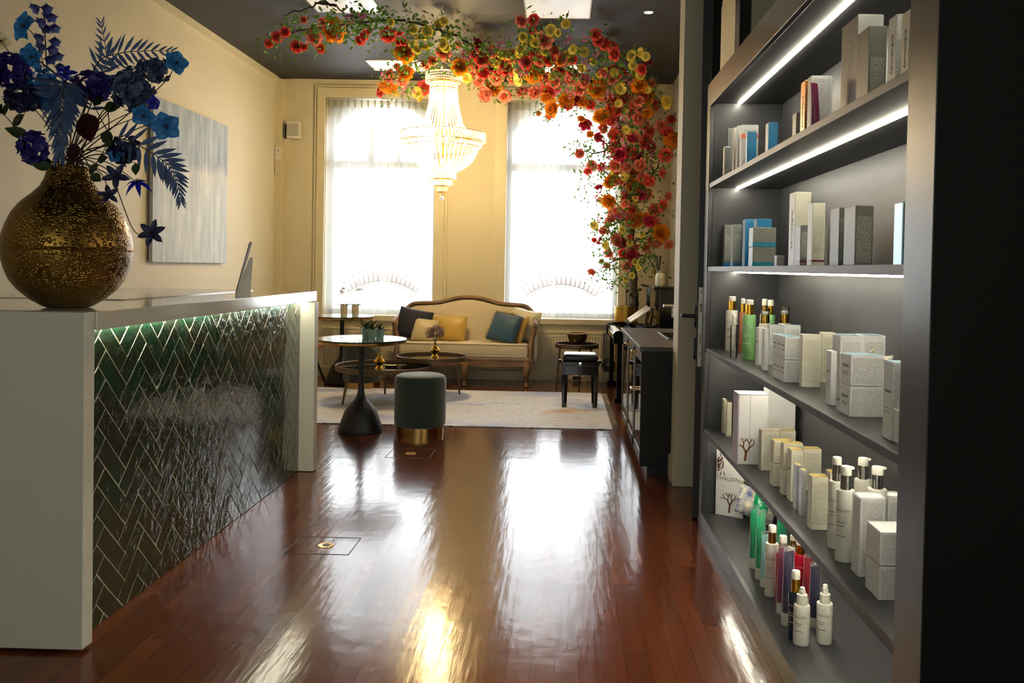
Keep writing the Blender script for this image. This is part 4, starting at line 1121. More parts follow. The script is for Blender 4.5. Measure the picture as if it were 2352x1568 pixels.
# ============================================================ upright piano
PX0, PYn, PYf = 0.955, 8.2, 9.56
PZ = at(1497, 657, y=PYn).z
t = thing('upright_piano', 'black upright piano against the right wall behind the bar cabinet', 'piano', (PX0, PYn, 0))
ln = PYf-PYn; dp = XR-0.005-PX0
b = MB(); b.b2(0.0, dp, 0.0, 0.045, 0.0, PZ-0.025, 0.004); b.build('side_panel', M['black_gloss'], t, smooth=False)
b = MB(); b.b2(0.0, dp, ln-0.045, ln, 0.0, PZ-0.025, 0.004); b.build('side_panel', M['black_gloss'], t, smooth=False)
b = MB(); b.b2(0.02, dp, 0.045, ln-0.045, 0.72, PZ-0.025, 0.002); b.build('upper_panel', M['black_gloss'], t, smooth=False)
b = MB(); b.b2(0.03, dp, 0.045, ln-0.045, 0.06, 0.60, 0.002); b.build('lower_panel', M['black_gloss'], t, smooth=False)
b = MB(); b.b2(-0.07, dp, -0.015, ln+0.0, PZ-0.025, PZ, 0.006); b.build('top_lid', M['black_gloss'], t, smooth=False)
kx = at(1409, 775, y=PYn).x-PX0
b = MB(); b.b2(kx+0.01, 0.02, 0.02, ln-0.02, 0.60, 0.655, 0.004); b.build('keybed', M['black_gloss'], t, smooth=False)
for y0 in (0.0, ln-0.05):
    b = MB(); b.prism([(kx, 0.58), (kx, 0.68), (kx+0.02, 0.70), (kx+0.06, 0.705), (0.0, 0.74), (0.0, 0.58)], 'y', y0, y0+0.05); b.build('cheek', M['black_gloss'], t)
b = MB(); b.b2(kx+0.04, kx+0.17, 0.05, ln-0.05, 0.655, 0.672, 0.001); ks = b.build('white_keys', M['white'], t, smooth=False); ks['kind'] = 'stuff'
b = MB()
for i in range(50):
    if i % 7 not in (2, 6): b.box((kx+0.125, 0.06+(ln-0.12)*(i+0.5)/52, 0.678), (0.085, 0.012, 0.014), 0.002, seg=1)
ks = b.build('black_keys', M['black_gloss'], t, smooth=False); ks['kind'] = 'stuff'
b = MB(); b.b2(-0.14, 0.02, 0.05, ln-0.05, 0.672, 0.76, 0.01); b.build('fallboard', M['black_gloss'], t, smooth=False)
for y0 in (0.03, ln-0.07):
    b = MB(); b.b2(kx+0.04, kx+0.09, y0, y0+0.04, 0.03, 0.60, 0.004); b.b2(kx+0.02, 0.04, y0, y0+0.04, 0.0, 0.05, 0.004); b.build('leg', M['black_gloss'], t, smooth=False)
for i in range(3):
    b = MB(); b.b2(-0.10, 0.03, ln/2-0.08+0.07*i, ln/2-0.05+0.07*i, 0.035, 0.045, 0.003); b.build('pedal', M['gold'], t, smooth=False)
# open book leaning on the piano desk
a0, a1, a2, a3 = at(1470, 713, y=8.75), at(1500, 728, y=8.45), at(1510, 741, y=8.42), at(1503, 752, y=8.35)
t = thing('music_book', 'open white music book propped on the piano', 'book', (PX0-0.12, 8.62, 0.76))
sh = mat('printed music page', hexc('dcdad4'), 0.6)
for sgn in (-1, 1):
    b = MB(); b.grid(lambda u, v, s=sgn: (-0.15+0.20*v, s*(0.005+0.20*u), 0.012+0.02*sin(pi*u)+0.14*v), 8, 2)
    o = b.build('page', sh, t, normals=False); md = o.modifiers.new('thickness', 'SOLIDIFY'); md.thickness = 0.006
b = MB(); b.prism([(-0.17, 0.0), (0.06, 0.0), (0.08, 0.16), (0.07, 0.16), (0.04, 0.01), (-0.17, 0.008)], 'y', -0.24, 0.24); b.build('book_rest', M['black_gloss'], t, smooth=False)

# reed diffusers on the piano
for px, m, lb, sticks in ((1512, M['white'], 'white reed diffuser bottle with black sticks on the piano', True), (1520, mat('cream bottle', hexc('c9bd8e'), 0.35), 'cream bottle right behind the white reed diffuser', False)):
    yy = 8.36 if sticks else 8.52
    q = at(px, 650, y=yy)
    t = thing('reed_diffuser' if sticks else 'bottle', lb, 'diffuser' if sticks else 'bottle', (q.x, yy, PZ))
    b = MB(); b.lathe([(0.002, 0), (0.024, 0), (0.028, 0.01), (0.028, 0.10), (0.022, 0.122), (0.012, 0.13), (0.012, 0.145), (0.002, 0.146)], 4 if not sticks else 20, cap=False); b.build('body', m, t, smooth=sticks)
    b = MB(); b.lathe([(0.013, 0.13), (0.015, 0.131), (0.015, 0.15), (0.009, 0.151)], 16, cap=False); b.build('collar', M['steel'], t)
    if sticks:
        for k in range(14):
            a = k*2.4; r_ = 0.02+0.028*((k*7) % 5)/5
            b = MB(); b.tube([(0.004*cos(a), 0.004*sin(a), 0.11), (r_*cos(a), r_*sin(a)*0.6, 0.30)], 0.0022, 5); b.build('reed', M['black'], t)

# ============================================================ bar cabinet
CYn = 5.34
CZ = at(1474, 796, y=CYn).z; CX0 = at(1474, 796, y=CYn).x
CYf = at(1423, 752, z=CZ).y
CYf = min(CYf, 8.0)
t = thing('bar_cabinet', 'black bar cabinet with dark worktop and glass fronted doors along the right wall', 'cabinet', (CX0, CYn, 0))
cl = CYf-CYn; cw = XR-0.01-CX0
b = MB(); b.b2(0.0, cw, 0.0, 0.02, 0.06, CZ-0.03, 0.002); b.build('side_panel', M['cabinet'], t, smooth=False)
b = MB(); b.b2(0.03, cw, 0.02, cl, 0.07, CZ-0.03); b.build('carcass', M['cabinet'], t, smooth=False)
b = MB(); b.b2(0.05, cw, 0.01, cl-0.01, 0.0, 0.07); b.build('plinth', M['black'], t, smooth=False)
b = MB(); b.b2(-0.012, cw, -0.004, cl, CZ-0.03, CZ, 0.002); b.build('worktop', M['cabinet_top'], t, smooth=False)
nd = 3; dwid = (cl-0.02)/nd
for i in range(nd):
    y0 = 0.02+dwid*i; y1 = y0+dwid-0.006
    b = MB()
    z0, z1 = 0.075, CZ-0.045
    for a in ((y0, y0+0.06, z0, z1), (y1-0.06, y1, z0, z1), (y0, y1, z0, z0+0.06), (y0, y1, z1-0.06, z1)):
        b.b2(0.006, 0.028, *a[:2], *a[2:], 0.002)
    d = b.build('door', M['cabinet_top'], t, smooth=False)
    b = MB(); b.b2(0.010, 0.022, y0+0.058, y1-0.058, z0+0.058, z1-0.058); b.build('door_glass', M['glass_black'], d, smooth=False)
    if i == 2: continue
    b = MB()
    zc = z1-0.02
    b.b2(-0.035, -0.027, y0+0.30, y0+0.42, zc-0.005, zc+0.005, 0.001); b.b2(-0.035, 0.008, y0+0.30, y0+0.308, zc-0.005, zc+0.005); b.b2(-0.035, 0.008, y0+0.412, y0+0.42, zc-0.005, zc+0.005)
    b.build('door_handle', M['brass'], d, smooth=False)
    if i == 0:
        b = MB(); zc = 0.50
        b.b2(-0.035, -0.027, y0+0.30, y0+0.42, zc-0.005, zc+0.005, 0.001); b.b2(-0.035, 0.008, y0+0.30, y0+0.308, zc-0.005, zc+0.005); b.b2(-0.035, 0.008, y0+0.412, y0+0.42, zc-0.005, zc+0.005)
        b.build('door_handle', M['brass'], d, smooth=False)
# sink and tap in the worktop
s0 = at(1519, 748, z=CZ)
t = thing('sink', 'black inset sink with bright rim in the bar cabinet worktop', 'sink', (0.96, 6.25, CZ))
b = MB(); b.b2(-0.20, 0.20, -0.33, 0.33, 0.0005, 0.003, 0.001); b.build('basin', M['glass_black'], t, smooth=False)
b = MB()
for a in ((-0.21, 0.21, -0.34, -0.325), (-0.21, 0.21, 0.325, 0.34), (-0.21, -0.195, -0.34, 0.34), (0.195, 0.21, -0.34, 0.34)): b.b2(*a, 0.0005, 0.006, 0.001)
b.build('rim', M['steel'], t, smooth=False)
t = thing('tap', 'chrome tap over the black sink at the wall stub', 'tap', (0.93, 6.72, CZ))
q = at(1537, 702, y=6.72)
hz = q.z-CZ
b = MB(); b.lathe([(0.024, 0), (0.024, 0.01), (0.014, 0.015), (0.014, hz), (0.001, hz+0.005)], 18); b.build('column', M['chrome'], t)
b = MB(); b.tube([(0.0, 0, hz), (-0.11, -0.02, hz+0.0), (-0.125, -0.02, hz)], 0.011, 10); b.build('spout', M['chrome'], t)
b = MB(); b.tube([(-0.05, -0.03, hz-0.005), (-0.055, -0.04, hz-0.09)], 0.008, 8); b.build('spray_head', M['chrome'], t)
b = MB(); b.tube([(0, -0.012, hz*0.6), (-0.02, -0.06, hz*0.62)], 0.006, 8); b.build('tap_lever', M['chrome'], t)

# ============================================================ small things on the floor ledge
q = at(1397, 836, y=BACK-0.07)
t = thing('round_speaker', 'round black loudspeaker on the skirting ledge right of the radiator', 'speaker', (q.x, BACK-0.065, 0.105))
b = MB(); b.lathe([(0.002, -0.03), (0.06, -0.028), (0.078, -0.012), (0.082, 0.0), (0.076, 0.02), (0.05, 0.036), (0.002, 0.04)], 36, mtx=Matrix.Translation((0, 0, 0.088)) @ Matrix.Rotation(radians(90), 4, 'X'), cap=False); b.build('body', M['grey_velvet'], t)
b = MB(); b.lathe([(0.016, 0), (0.018, 0.003), (0.001, 0.004)], 16, mtx=Matrix.Translation((0, -0.039, 0.088)) @ Matrix.Rotation(radians(90), 4, 'X'), cap=False); b.build('badge', M['steel'], t)
b = MB(); b.b2(-0.035, 0.035, -0.03, 0.03, 0.0, 0.012, 0.003); b.build('foot', M['steel'], t, smooth=False)
q = at(1323, 863, y=BACK-0.14)
t = thing('power_plug', 'black power plug in the skirting below the side table', 'plug', (q.x, BACK-0.131, 0.028))
b = MB(); b.box((0, -0.006, 0.018), (0.10, 0.012, 0.05), 0.004); b.build('socket_plate', M['trim'], t, smooth=False)
b = MB(); b.box((-0.012, -0.032, 0.018), (0.055, 0.04, 0.034), 0.008); b.build('plug_body', M['black'], t)
b = MB(); b.tube(curve_pts([(0.015, -0.04, 0.015), (0.05, -0.05, 0.012), (0.10, -0.02, 0.02), (0.14, -0.005, 0.06)], 5), 0.004, 6); b.build('cable', M['black'], t)

# ============================================================ crystal chandelier
CHY = 8.4
cc = at(1020, 168, y=CHY)
k_ = CHY/1950/4.61
def cz_(yz): return (130-yz)*k_            # heights relative to the top band
CRY = bpy.data.materials.new('crystal beads'); CRY.use_nodes = True
nt = CRY.node_tree; nt.nodes.clear()
tl = nt.nodes.new('ShaderNodeBsdfTranslucent'); tl.inputs['Color'].default_value = (0.95, 0.90, 0.80, 1)
df = nt.nodes.new('ShaderNodeBsdfDiffuse'); df.inputs['Color'].default_value = (0.95, 0.90, 0.80, 1)
gl = nt.nodes.new('ShaderNodeBsdfGlossy'); gl.inputs['Roughness'].default_value = 0.08
tr = nt.nodes.new('ShaderNodeBsdfTransparent')
a1 = nt.nodes.new('ShaderNodeMixShader'); a1.inputs[0].default_value = 0.35
a2 = nt.nodes.new('ShaderNodeMixShader'); a2.inputs[0].default_value = 0.18
a3 = nt.nodes.new('ShaderNodeMixShader'); a3.inputs[0].default_value = 0.35
oo = nt.nodes.new('ShaderNodeOutputMaterial')
nt.links.new(tl.outputs[0], a1.inputs[1]); nt.links.new(df.outputs[0], a1.inputs[2])
nt.links.new(a1.outputs[0], a2.inputs[1]); nt.links.new(gl.outputs[0], a2.inputs[2])
nt.links.new(a2.outputs[0], a3.inputs[1]); nt.links.new(tr.outputs[0], a3.inputs[2])
nt.links.new(a3.outputs[0], oo.inputs[0])
t = thing('chandelier', 'lit crystal chandelier with gold rings hanging from the ceiling by the left window', 'chandelier', (cc.x, CHY, cc.z))
b = MB()
for i in range(14): b.lathe([(0.004, i*0.022-0.006), (0.006, i*0.022), (0.004, i*0.022+0.006)], 6)
top_gap = CEIL-cc.z
b.tube([(0, 0, -0.02), (0, 0, top_gap)], 0.003, 6); b.build('chain', M['gold'], t)
b = MB(); b.lathe([(0.05, top_gap), (0.05, top_gap-0.012), (0.015, top_gap-0.03), (0.002, top_gap-0.03)], 24, cap=False); b.build('ceiling_rose', M['gold'], t)
def band(r, z0, z1, n, rows, nm='crystal_band'):
    b = MB(); h = (z0-z1)/rows
    for i in range(n):
        a = 2*pi*i/n
        for j in range(rows): b.bead((r*cos(a), r*sin(a), z0-h*(j+0.5)), min(0.46*2*pi*r/n, 0.0125), h*0.48/min(0.46*2*pi*r/n, 0.0125))
    o = b.build(nm, CRY, t, smooth=False)
    b = MB()
    for z in (z0, z1+0.004): b.lathe([(r-0.004, z-0.003), (r+0.004, z-0.003), (r+0.004, z+0.003), (r-0.004, z+0.003), (r-0.004, z-0.003)], 48, cap=False)
    b.build('gold_ring', M['gold'], o)
band(0.178, cz_(130), cz_(235), 64, 4)
band(0.133, cz_(235), cz_(300), 48, 2)
band(0.417, cz_(765), cz_(865), 110, 4)
band(0.378, cz_(865), cz_(915), 100, 2)
band(0.134, cz_(1160), cz_(1255), 44, 4)
band(0.093, cz_(1255), cz_(1325), 32, 3)
band(0.051, cz_(1325), cz_(1388), 18, 3)
def strands(prof, n, nb, r, nm):
    pts = [Vector((p_, 0, cz_(y))) for p_, y in prof]
    cp = curve_pts(pts, 10)
    ln = [0]
    for a_, c_ in zip(cp, cp[1:]): ln.append(ln[-1]+(c_-a_).length)
    b = MB()
    for i in range(nb):
        s = ln[-1]*(i+0.5)/nb
        k = next(q for q in range(len(ln)-1) if ln[q+1] >= s)
        b.bead(cp[k].lerp(cp[k+1], (s-ln[k])/max(ln[k+1]-ln[k], 1e-6)), r, 1.25)
    o = b.build(nm, CRY, t, smooth=False)
    for i in range(1, n):
        c = o.copy(); link(c); c.parent = t; c.rotation_euler = (0, 0, 2*pi*i/n)
strands([(0.131, 300), (0.142, 450), (0.165, 560), (0.20, 680), (0.27, 760)], 34, 30, 0.0095, 'neck_strand')
strands([(0.350, 905), (0.325, 985), (0.28, 1060), (0.21, 1120), (0.138, 1160)], 46, 24, 0.0095, 'bowl_strand')
b = MB(); b.tube([(0, 0, cz_(1388)), (0, 0, cz_(1425))], 0.0015, 5); b.build('finial_wire', M['gold'], t)
b = MB(); b.ball((0, 0, cz_(1446)), 0.021, 16, 12); b.build('crystal_ball', mat('clear crystal', (0.95, 0.95, 0.95), 0.02, trans=0.9, ior=1.3), t)
b = MB(); b.tube([(0, 0, 0), (0, 0, cz_(1388))], 0.007, 8); b.build('centre_rod', M['gold'], t)
BULB = emitter('warm bulb', (1.0, 0.74, 0.36), 40)
def bulbs(n, r, yz):
    for i in range(n):
        a = 2*pi*i/n+0.3
        b = MB(); b.lathe([(0.001, 0.028), (0.008, 0.02), (0.013, 0.004), (0.010, -0.014), (0.007, -0.026), (0.002, -0.026)], 10, c=(r*cos(a), r*sin(a), cz_(yz)), cap=False)
        b.build('bulb', BULB, t)
bulbs(6, 0.06, 380); bulbs(8, 0.22, 850); bulbs(4, 0.06, 1060)
for yz, e, rr in ((420, 16, 0.05), (640, 16, 0.07), (880, 38, 0.13), (1060, 22, 0.06), (1210, 8, 0.03), (180, 8, 0.05)):
    l = bpy.data.lights.new('chandelier_glow', 'POINT'); l.energy = e; l.color = (1.0, 0.72, 0.33); l.shadow_soft_size = rr
    o = bpy.data.objects.new('chandelier_glow', l); o.location = (cc.x, CHY, cc.z+cz_(yz)); link(o)

# ============================================================ rose tree
q = at(1437, 704, y=9.68)
PLX, PLY, PLZ = q.x, 9.69, q.z
t = thing('planter', 'tall gold planter in the right back corner holding the rose tree', 'planter', (PLX, PLY, 0))
GP = mat('gold leaf planter', hexc('d3a544'), 0.3, metal=0.9)
b = MB(); b.lathe([(0.002, 0.0), (0.095, 0.0), (0.10, 0.02), (0.128, PLZ), (0.122, PLZ+0.002), (0.12, PLZ-0.03), (0.002, PLZ-0.035)], 40, cap=False); b.build('pot', GP, t)
b = MB()
for i in range(260):
    a, r_ = rnd.uniform(0, 2*pi), 0.118*math.sqrt(rnd.random())
    petal(b, (r_*cos(a), r_*sin(a), PLZ-0.034), rv()+Vector((0, 0, 1)), rv(), 0.035, 0.014, 0.4, nv=2, nu=2)
o = b.build('moss', M['leaf_dark'], t, normals=False, ang=80); o['kind'] = 'stuff'

TREE = thing('rose_tree', 'artificial rose tree in the gold planter whose flowering branches spread across the ceiling', 'tree', (0, 0, 0))
TREE.location = (PLX, PLY, PLZ-0.04); T0 = Vector(TREE.location)
def W(px, py):
    """where the blossoms hang: on the tree column, or a hand below the ceiling"""
    d = rnd.uniform(0.10, 0.30)
    if py > 215 or (px > 1480 and py > 170):
        return at(px, py, y=9.38+rnd.uniform(-0.22, 0.16))
    p = at(px, py, z=CEIL-d)
    if p.y > 9.5: p = at(px, py, y=9.38+rnd.uniform(-0.25, 0.12))
    return p
def Lc(p): return Vector(p)-T0
trunk = [Vector((0, 0, -0.0)), Lc(at(1457, 690, y=9.68)), Lc(at(1455, 640, y=9.66)), Lc(at(1452, 590, y=9.62)), Lc(at(1448, 520, y=9.56)), Lc(at(1440, 440, y=9.50)), Lc(at(1432, 350, y=9.45))]
trunk[0] = Vector((trunk[1].x-0.01, 0, 0))
cp = curve_pts(trunk, 6)
b = MB(); n = len(cp); b.tube([p_+rv()*0.004 for p_ in cp], [0.055-0.03*i/n+0.006*sin(i*1.7) for i in range(n)], 12)
for px, py, r_ in ((1440, 668, .02), (1470, 665, .018), (1448, 676, .022)): b.ball(Lc(at(px, py, y=9.62)), r_, 8, 6)
b.build('trunk', M['bark'], TREE)
BRN = [
    [(1440, 440), (1425, 340), (1410, 250), (1360, 190), (1290, 150), (1200, 135), (1100, 110), (1040, 80), (960, 55), (880, 45), (800, 38), (770, 12), (720, 4)],
    [(1448, 520), (1470, 430), (1475, 330), (1460, 220), (1420, 150), (1380, 100)],
    [(1290, 150), (1240, 110), (1210, 60)],
    [(1100, 120), (1050, 140), (990, 140), (930, 150), (880, 185)],
    [(880, 45), (800, 55), (740, 62), (660, 75), (620, 95)],
    [(770, 12), (740, 8), (700, 20), (650, 35)],
    [(1440, 440), (1400, 400), (1360, 380)], [(1445, 500), (1400, 520), (1370, 560)], [(1450, 560), (1490, 530), (1510, 520)],
    [(1450, 460), (1500, 400), (1530, 330)], [(1450, 600), (1480, 585), (1500, 615)], [(1450, 590), (1410, 600), (1375, 620)], [(1425, 340), (1370, 350), (1320, 345)], [(1452, 560), (1420, 560), (1385, 500)],
    [(1460, 220), (1500, 190), (1510, 175)],
]
for path in BRN:
    pts = []
    for i, (px, py) in enumerate(path):
        if py > 215: p_ = at(px, py, y=9.45-0.02*i)
        else:
            p_ = at(px, py, z=CEIL-0.16)
            if p_.y > 9.4: p_ = at(px, py, y=9.40-0.02*i)
        pts.append(Lc(p_))
    b = MB(); c_ = curve_pts(pts, 5); r0 = 0.022 if len(path) > 8 else 0.012
    b.tube([p_+rv()*0.012 for p_ in c_], [r0*(1-0.75*i/len(c_)) for i in range(len(c_))], 7); b.build('branch', M['twig'], TREE)

def bloom(kind):
    b = MB()
    if kind == 'rose':
        for l_, (nn, r_, tilt, ln) in enumerate(((3, 0.03, 6, .36), (4, 0.08, 14, .37), (5, 0.13, 26, .38), (6, 0.17, 44, .38), (6, 0.18, 66, .38))):
            for k in range(nn):
                a = 2*pi*k/nn+l_*0.7; c, s = cos(a), sin(a); tt = radians(tilt)
                petal(b, (r_*c, r_*s, 0.0), (c*sin(tt), s*sin(tt), cos(tt)), (-c*cos(tt), -s*cos(tt), sin(tt)), ln, 0.50, curl=-0.30 if l_ > 2 else 0.25, cup=0.24, tip=0.72, nv=3, nu=4, pw=0.5, wav=0.03)
    elif kind == 'peony':
        for k in range(46):
            f = k/46; a = k*2.39996; tt = radians(5+80*f**0.8)
            c, s = cos(a), sin(a)
            petal(b, (0.10*f*c, 0.10*f*s, 0.0), (c*sin(tt), s*sin(tt), cos(tt)), (-c*cos(tt), -s*cos(tt), sin(tt)), 0.36+0.12*f, 0.32, curl=0.2, cup=0.25, tip=0.8, nv=3, nu=3, pw=0.5, wav=0.12)
    elif kind == 'ranunculus':
        for ring, (nn, tt, ln) in enumerate(((7, 62, .44), (8, 84, .50))):
            for k in range(nn):
                a = 2*pi*k/nn+ring*0.4; c, s = cos(a), sin(a); q_ = radians(tt)
                petal(b, (0.04*c, 0.04*s, 0), (c*sin(q_), s*sin(q_), cos(q_)), (-c*cos(q_), -s*cos(q_), sin(q_)), ln, 0.46, curl=0.05, cup=0.12, tip=0.75, nv=3, nu=3, pw=0.5)
        for k in range(14):
            a = k*2.4; r_ = 0.16*math.sqrt(k/14); b.ball((r_*cos(a), r_*sin(a), 0.08), 0.035, 5, 4)
    else:
        for k in range(9):
            d = rv(); d.z = abs(d.z); o = Vector((d.x*0.34, d.y*0.34, d.z*0.2))
            for j in range(5):
                a = j*1.2566+k
                petal(b, o, Vector((cos(a), sin(a), 0.25))+d*0.4, (0, 0, 1), 0.17, 0.15, 0.1, 0.1, nv=2, nu=3, tip=0.3)
    return b
FM = {'R': leafy('coral red petal', hexc('ee5f50'), hexc('f58470'), 0.45), 'C': leafy('salmon petal', hexc('f68f76'), hexc('fbae96'), 0.35), 'O': leafy('orange petal', hexc('fca628'), hexc('ffc04a'), 0.35),
      'Y': leafy('yellow petal', hexc('f4dd50'), hexc('faec92'), 0.35), 'P': leafy('mauve pink petal', hexc('d67a9c'), hexc('e6a2b8'), 0.35), 'D': leafy('crimson petal', hexc('bd2648'), hexc('d03a58'), 0.25)}
KIND = {'R': ('rose', 'red_rose'), 'C': ('rose', 'salmon_rose'), 'O': ('peony', 'orange_peony'), 'Y': ('ranunculus', 'yellow_ranunculus'), 'P': ('cluster', 'pink_blossom'), 'D': ('rose', 'crimson_rose')}
PROTO = {}
Z2 = "125,325,R,50 180,280,R,60 243,240,R,55 455,280,C,90 330,350,R,65 397,357,R,40 488,335,R,55 510,365,R,50 518,170,R,45 383,150,C,40 595,228,O,140 737,145,P,65 820,120,P,50 812,212,P,45 645,280,P,40 882,242,R,45 850,272,R,70 810,300,R,55 735,260,P,30 1020,255,R,85 1107,265,R,45 1137,312,R,45 1095,320,R,35 1043,168,Y,40 1210,222,Y,45 1310,232,Y,60 1400,185,Y,55 1437,158,Y,45 1245,288,Y,45 1288,278,Y,55 1467,265,Y,50 1207,335,Y,50 1228,375,Y,50 1293,362,Y,50 1437,330,Y,60 1447,360,Y,50 1437,390,C,80 1148,392,O,120 1475,445,P,50 1545,335,C,40 1607,408,P,60 1697,357,P,45 1790,390,P,45 1150,560,O,90 1040,572,C,70 1025,628,O,110 968,570,P,50 978,687,R,70 1120,612,C,60 1085,500,R,35 1085,700,Y,30 1140,680,P,50 1195,690,P,45 1240,695,Y,60 1290,660,R,80 1262,740,Y,40 1560,503,O,90 1530,515,Y,50 1740,710,C,75 1895,727,C,70 1300,500,R,60 1350,460,C,50"
Z3 = "508,165,C,65 610,150,R,60 590,235,R,50 735,228,Y,60 785,245,Y,40 612,265,Y,55 527,280,Y,45 583,320,Y,50 620,320,Y,50 695,300,C,90 845,175,Y,50 515,370,Y,60 500,400,Y,45 690,385,Y,45 770,380,C,60 375,412,Y,55 430,465,Y,55 190,355,P,50 290,390,P,45 105,405,P,60 170,420,R,60 220,450,R,70 300,440,Y,45 130,470,R,60 180,500,C,70 50,500,O,90 250,500,R,70 150,560,C,60 110,590,Y,55 610,480,C,90 660,440,C,80 600,530,O,120 540,470,R,70 720,450,R,70 820,440,R,80 860,410,Y,45 905,372,Y,50 985,385,Y,55 870,300,P,60 995,290,P,50 1075,258,R,60 1093,305,R,60 1180,365,R,80 1205,410,R,70 1135,440,P,55 1000,475,P,55 970,508,Y,45 1075,400,P,40 1345,420,Y,60 1415,395,Y,50 1350,490,Y,45 1410,525,R,60 1375,560,Y,55 1405,560,Y,50 1320,590,P,60 1285,560,P,50 485,540,Y,50 495,600,Y,60 400,540,R,80 330,580,C,80 300,640,O,110 225,560,R,70 190,610,C,60 370,500,R,70 240,705,C,75 390,725,C,65 530,700,C,70 610,690,C,65 715,680,R,85 705,720,O,70 800,545,C,80 745,570,Y,45 820,670,P,80 855,745,O,90 950,670,C,65 930,740,D,70 1075,675,O,110 975,775,O,70 1030,790,R,60 865,800,R,50 1260,660,Y,60 1225,710,Y,50 1180,700,P,60 1400,650,O,90 1310,735,C,70 1450,730,O,90 1510,790,R,60 1370,780,R,60 1190,790,Y,50 1305,795,Y,50 1600,760,Y,60 1610,790,Y,45 760,815,O,90 735,865,R,55 640,850,O,30 960,900,O,45 995,940,D,65 1120,880,O,90 1230,830,R,60 1190,840,O,50 1430,880,C,80 1380,890,C,70 1280,925,P,60 1220,940,P,50 1440,940,C,60 1300,975,Y,45 1365,990,Y,50 1235,1005,C,90 1475,985,R,55 1560,940,C,60 1635,900,R,50 1605,1000,R,75 1650,1040,O,100 1365,1030,C,65 1095,1030,D,50 1030,1010,O,40 1455,1045,R,60 1460,1085,R,45 1140,1080,P,70 950,1150,C,50 1595,1168,R,75 1310,1150,R,80 1255,1165,D,80 1385,1175,D,65 1450,1170,Y,40 1490,1160,P,60 1470,1250,P,50 1570,1300,R,45 1110,1250,R,45 1040,1245,C,60 1015,1290,R,45 1225,1240,C,70 1300,1260,C,60 1345,1285,R,70 1300,1325,Y,50 1415,1330,C,60 1470,1350,R,70 1170,1355,O,80 1210,1325,Y,40 1255,1375,C,65 1350,1410,O,95 1095,1410,D,45 985,1405,P,25 1310,1475,D,70 1405,1470,D,65 1465,1465,C,60 1610,1470,C,45 1270,1500,Y,40 1355,1540,Y,40 1175,1505,O,80 1370,1490,Y,35 1120,960,C,60 1190,900,R,60 1330,860,Y,45 1170,1150,P,60 1210,1100,R,55"
Z4 = "820,355,C,80 875,345,Y,45 935,315,Y,50 1150,350,C,95 1220,310,R,80 695,270,O,80 950,450,O,125 1100,465,D,90 705,435,C,75 680,495,R,50 600,450,P,50 630,560,C,60 685,585,C,35 1205,595,O,130 905,625,R,40 760,645,C,80 820,690,C,70 940,720,C,80 1055,730,O,65 545,655,R,40 595,645,R,35 585,695,R,35 830,780,R,70 920,815,D,90 1085,790,P,65 1020,790,P,50 680,795,C,70 615,865,O,35 670,920,C,50 865,910,C,80 515,985,C,60 950,875,Y,45 985,935,Y,40 1145,970,Y,45 855,1050,Y,45 920,1015,Y,45 735,940,P,40 715,1120,P,45 635,920,P,35 740,850,P,40 755,1050,P,25"
FL = []
for txt, sc_, ox, oy in ((Z2, 3.267, 580, 0), (Z3, 3.266, 1040, 0), (Z4, 4.355, 1240, 400)):
    for it in txt.split():
        a_, c_, k, s_ = it.split(','); FL.append((ox+float(a_)/sc_, oy+float(c_)/sc_, k, float(s_)/sc_))
# smaller blossoms filling the dense middle of the arch and of the column
for i in range(120):
    if i < 62:
        f = rnd.random(); px = 1060+f*440; py = 150+rnd.gauss(0, 30)+40*f*f
    else:
        f = rnd.random(); px = 1430+rnd.gauss(0, 34)+10*(1-f); py = 215+f*350
    k = rnd.choice('RRCCCOYYPPD'); FL.append((px, py, k, rnd.uniform(11, 14) if k == 'Y' else rnd.uniform(14, 22)))
foliage = MB()
def spray(c, n, sz=0.05, sp=0.09):
    for i in range(n):
        o = c+Vector((rnd.gauss(0, sp), rnd.gauss(0, sp*0.7), rnd.gauss(0, sp)))
        petal(foliage, o, rv()+Vector((0, 0, -0.25)), rv()+Vector((0, -0.5, 0.5)), sz*rnd.uniform(.6, 1.2), sz*0.55, rnd.uniform(-.3, .3), 0.08, nv=3, nu=3, pw=0.75)
twigs = MB()
for px, py, k, spx in FL:
    p_ = W(px, py); size = spx*1.48*p_.y/1950
    kd, nm = KIND[k]
    key = (k, rnd.randrange(2))
    if key not in PROTO:
        o = bloom(kd).build(nm, FM[k], TREE, ang=80, normals=False); PROTO[key] = o
    else:
        o = PROTO[key].copy(); link(o); o.parent = TREE
    d = Vector((rnd.gauss(0, .45), -1+rnd.gauss(0, .25), rnd.gauss(-0.15, .45))).normalized()
    o.rotation_euler = (d.to_track_quat('Z', 'Y').to_matrix() @ Matrix.Rotation(rnd.uniform(0, 6), 3, 'Z')).to_euler()
    o.scale = (size,)*3; o.location = Lc(p_)
    spray(Lc(p_)-d*0.05, 9 if px < 1340 else 9, 0.042, 0.06)
    e = Lc(p_); back = e-d*0.10+Vector((rnd.gauss(0, .04), 0.05, 0.07 if py < 215 else 0.02))
    twigs.tube([e, e.lerp(back, 0.5)+rv()*0.015, back], [0.002, 0.0025, 0.003], 4)
for path in BRN:
    for (x0, y0), (x1, y1) in zip(path, path[1:]):
        nn = int(math.hypot(x1-x0, y1-y0)/9)
        for i in range(nn):
            f = (i+rnd.random())/nn
            if x0 < 790 and y0 < 30: continue
            spray(Lc(W(x0+(x1-x0)*f+rnd.gauss(0, 10), y0+(y1-y0)*f+rnd.gauss(0, 8))), 9, 0.05, 0.07)
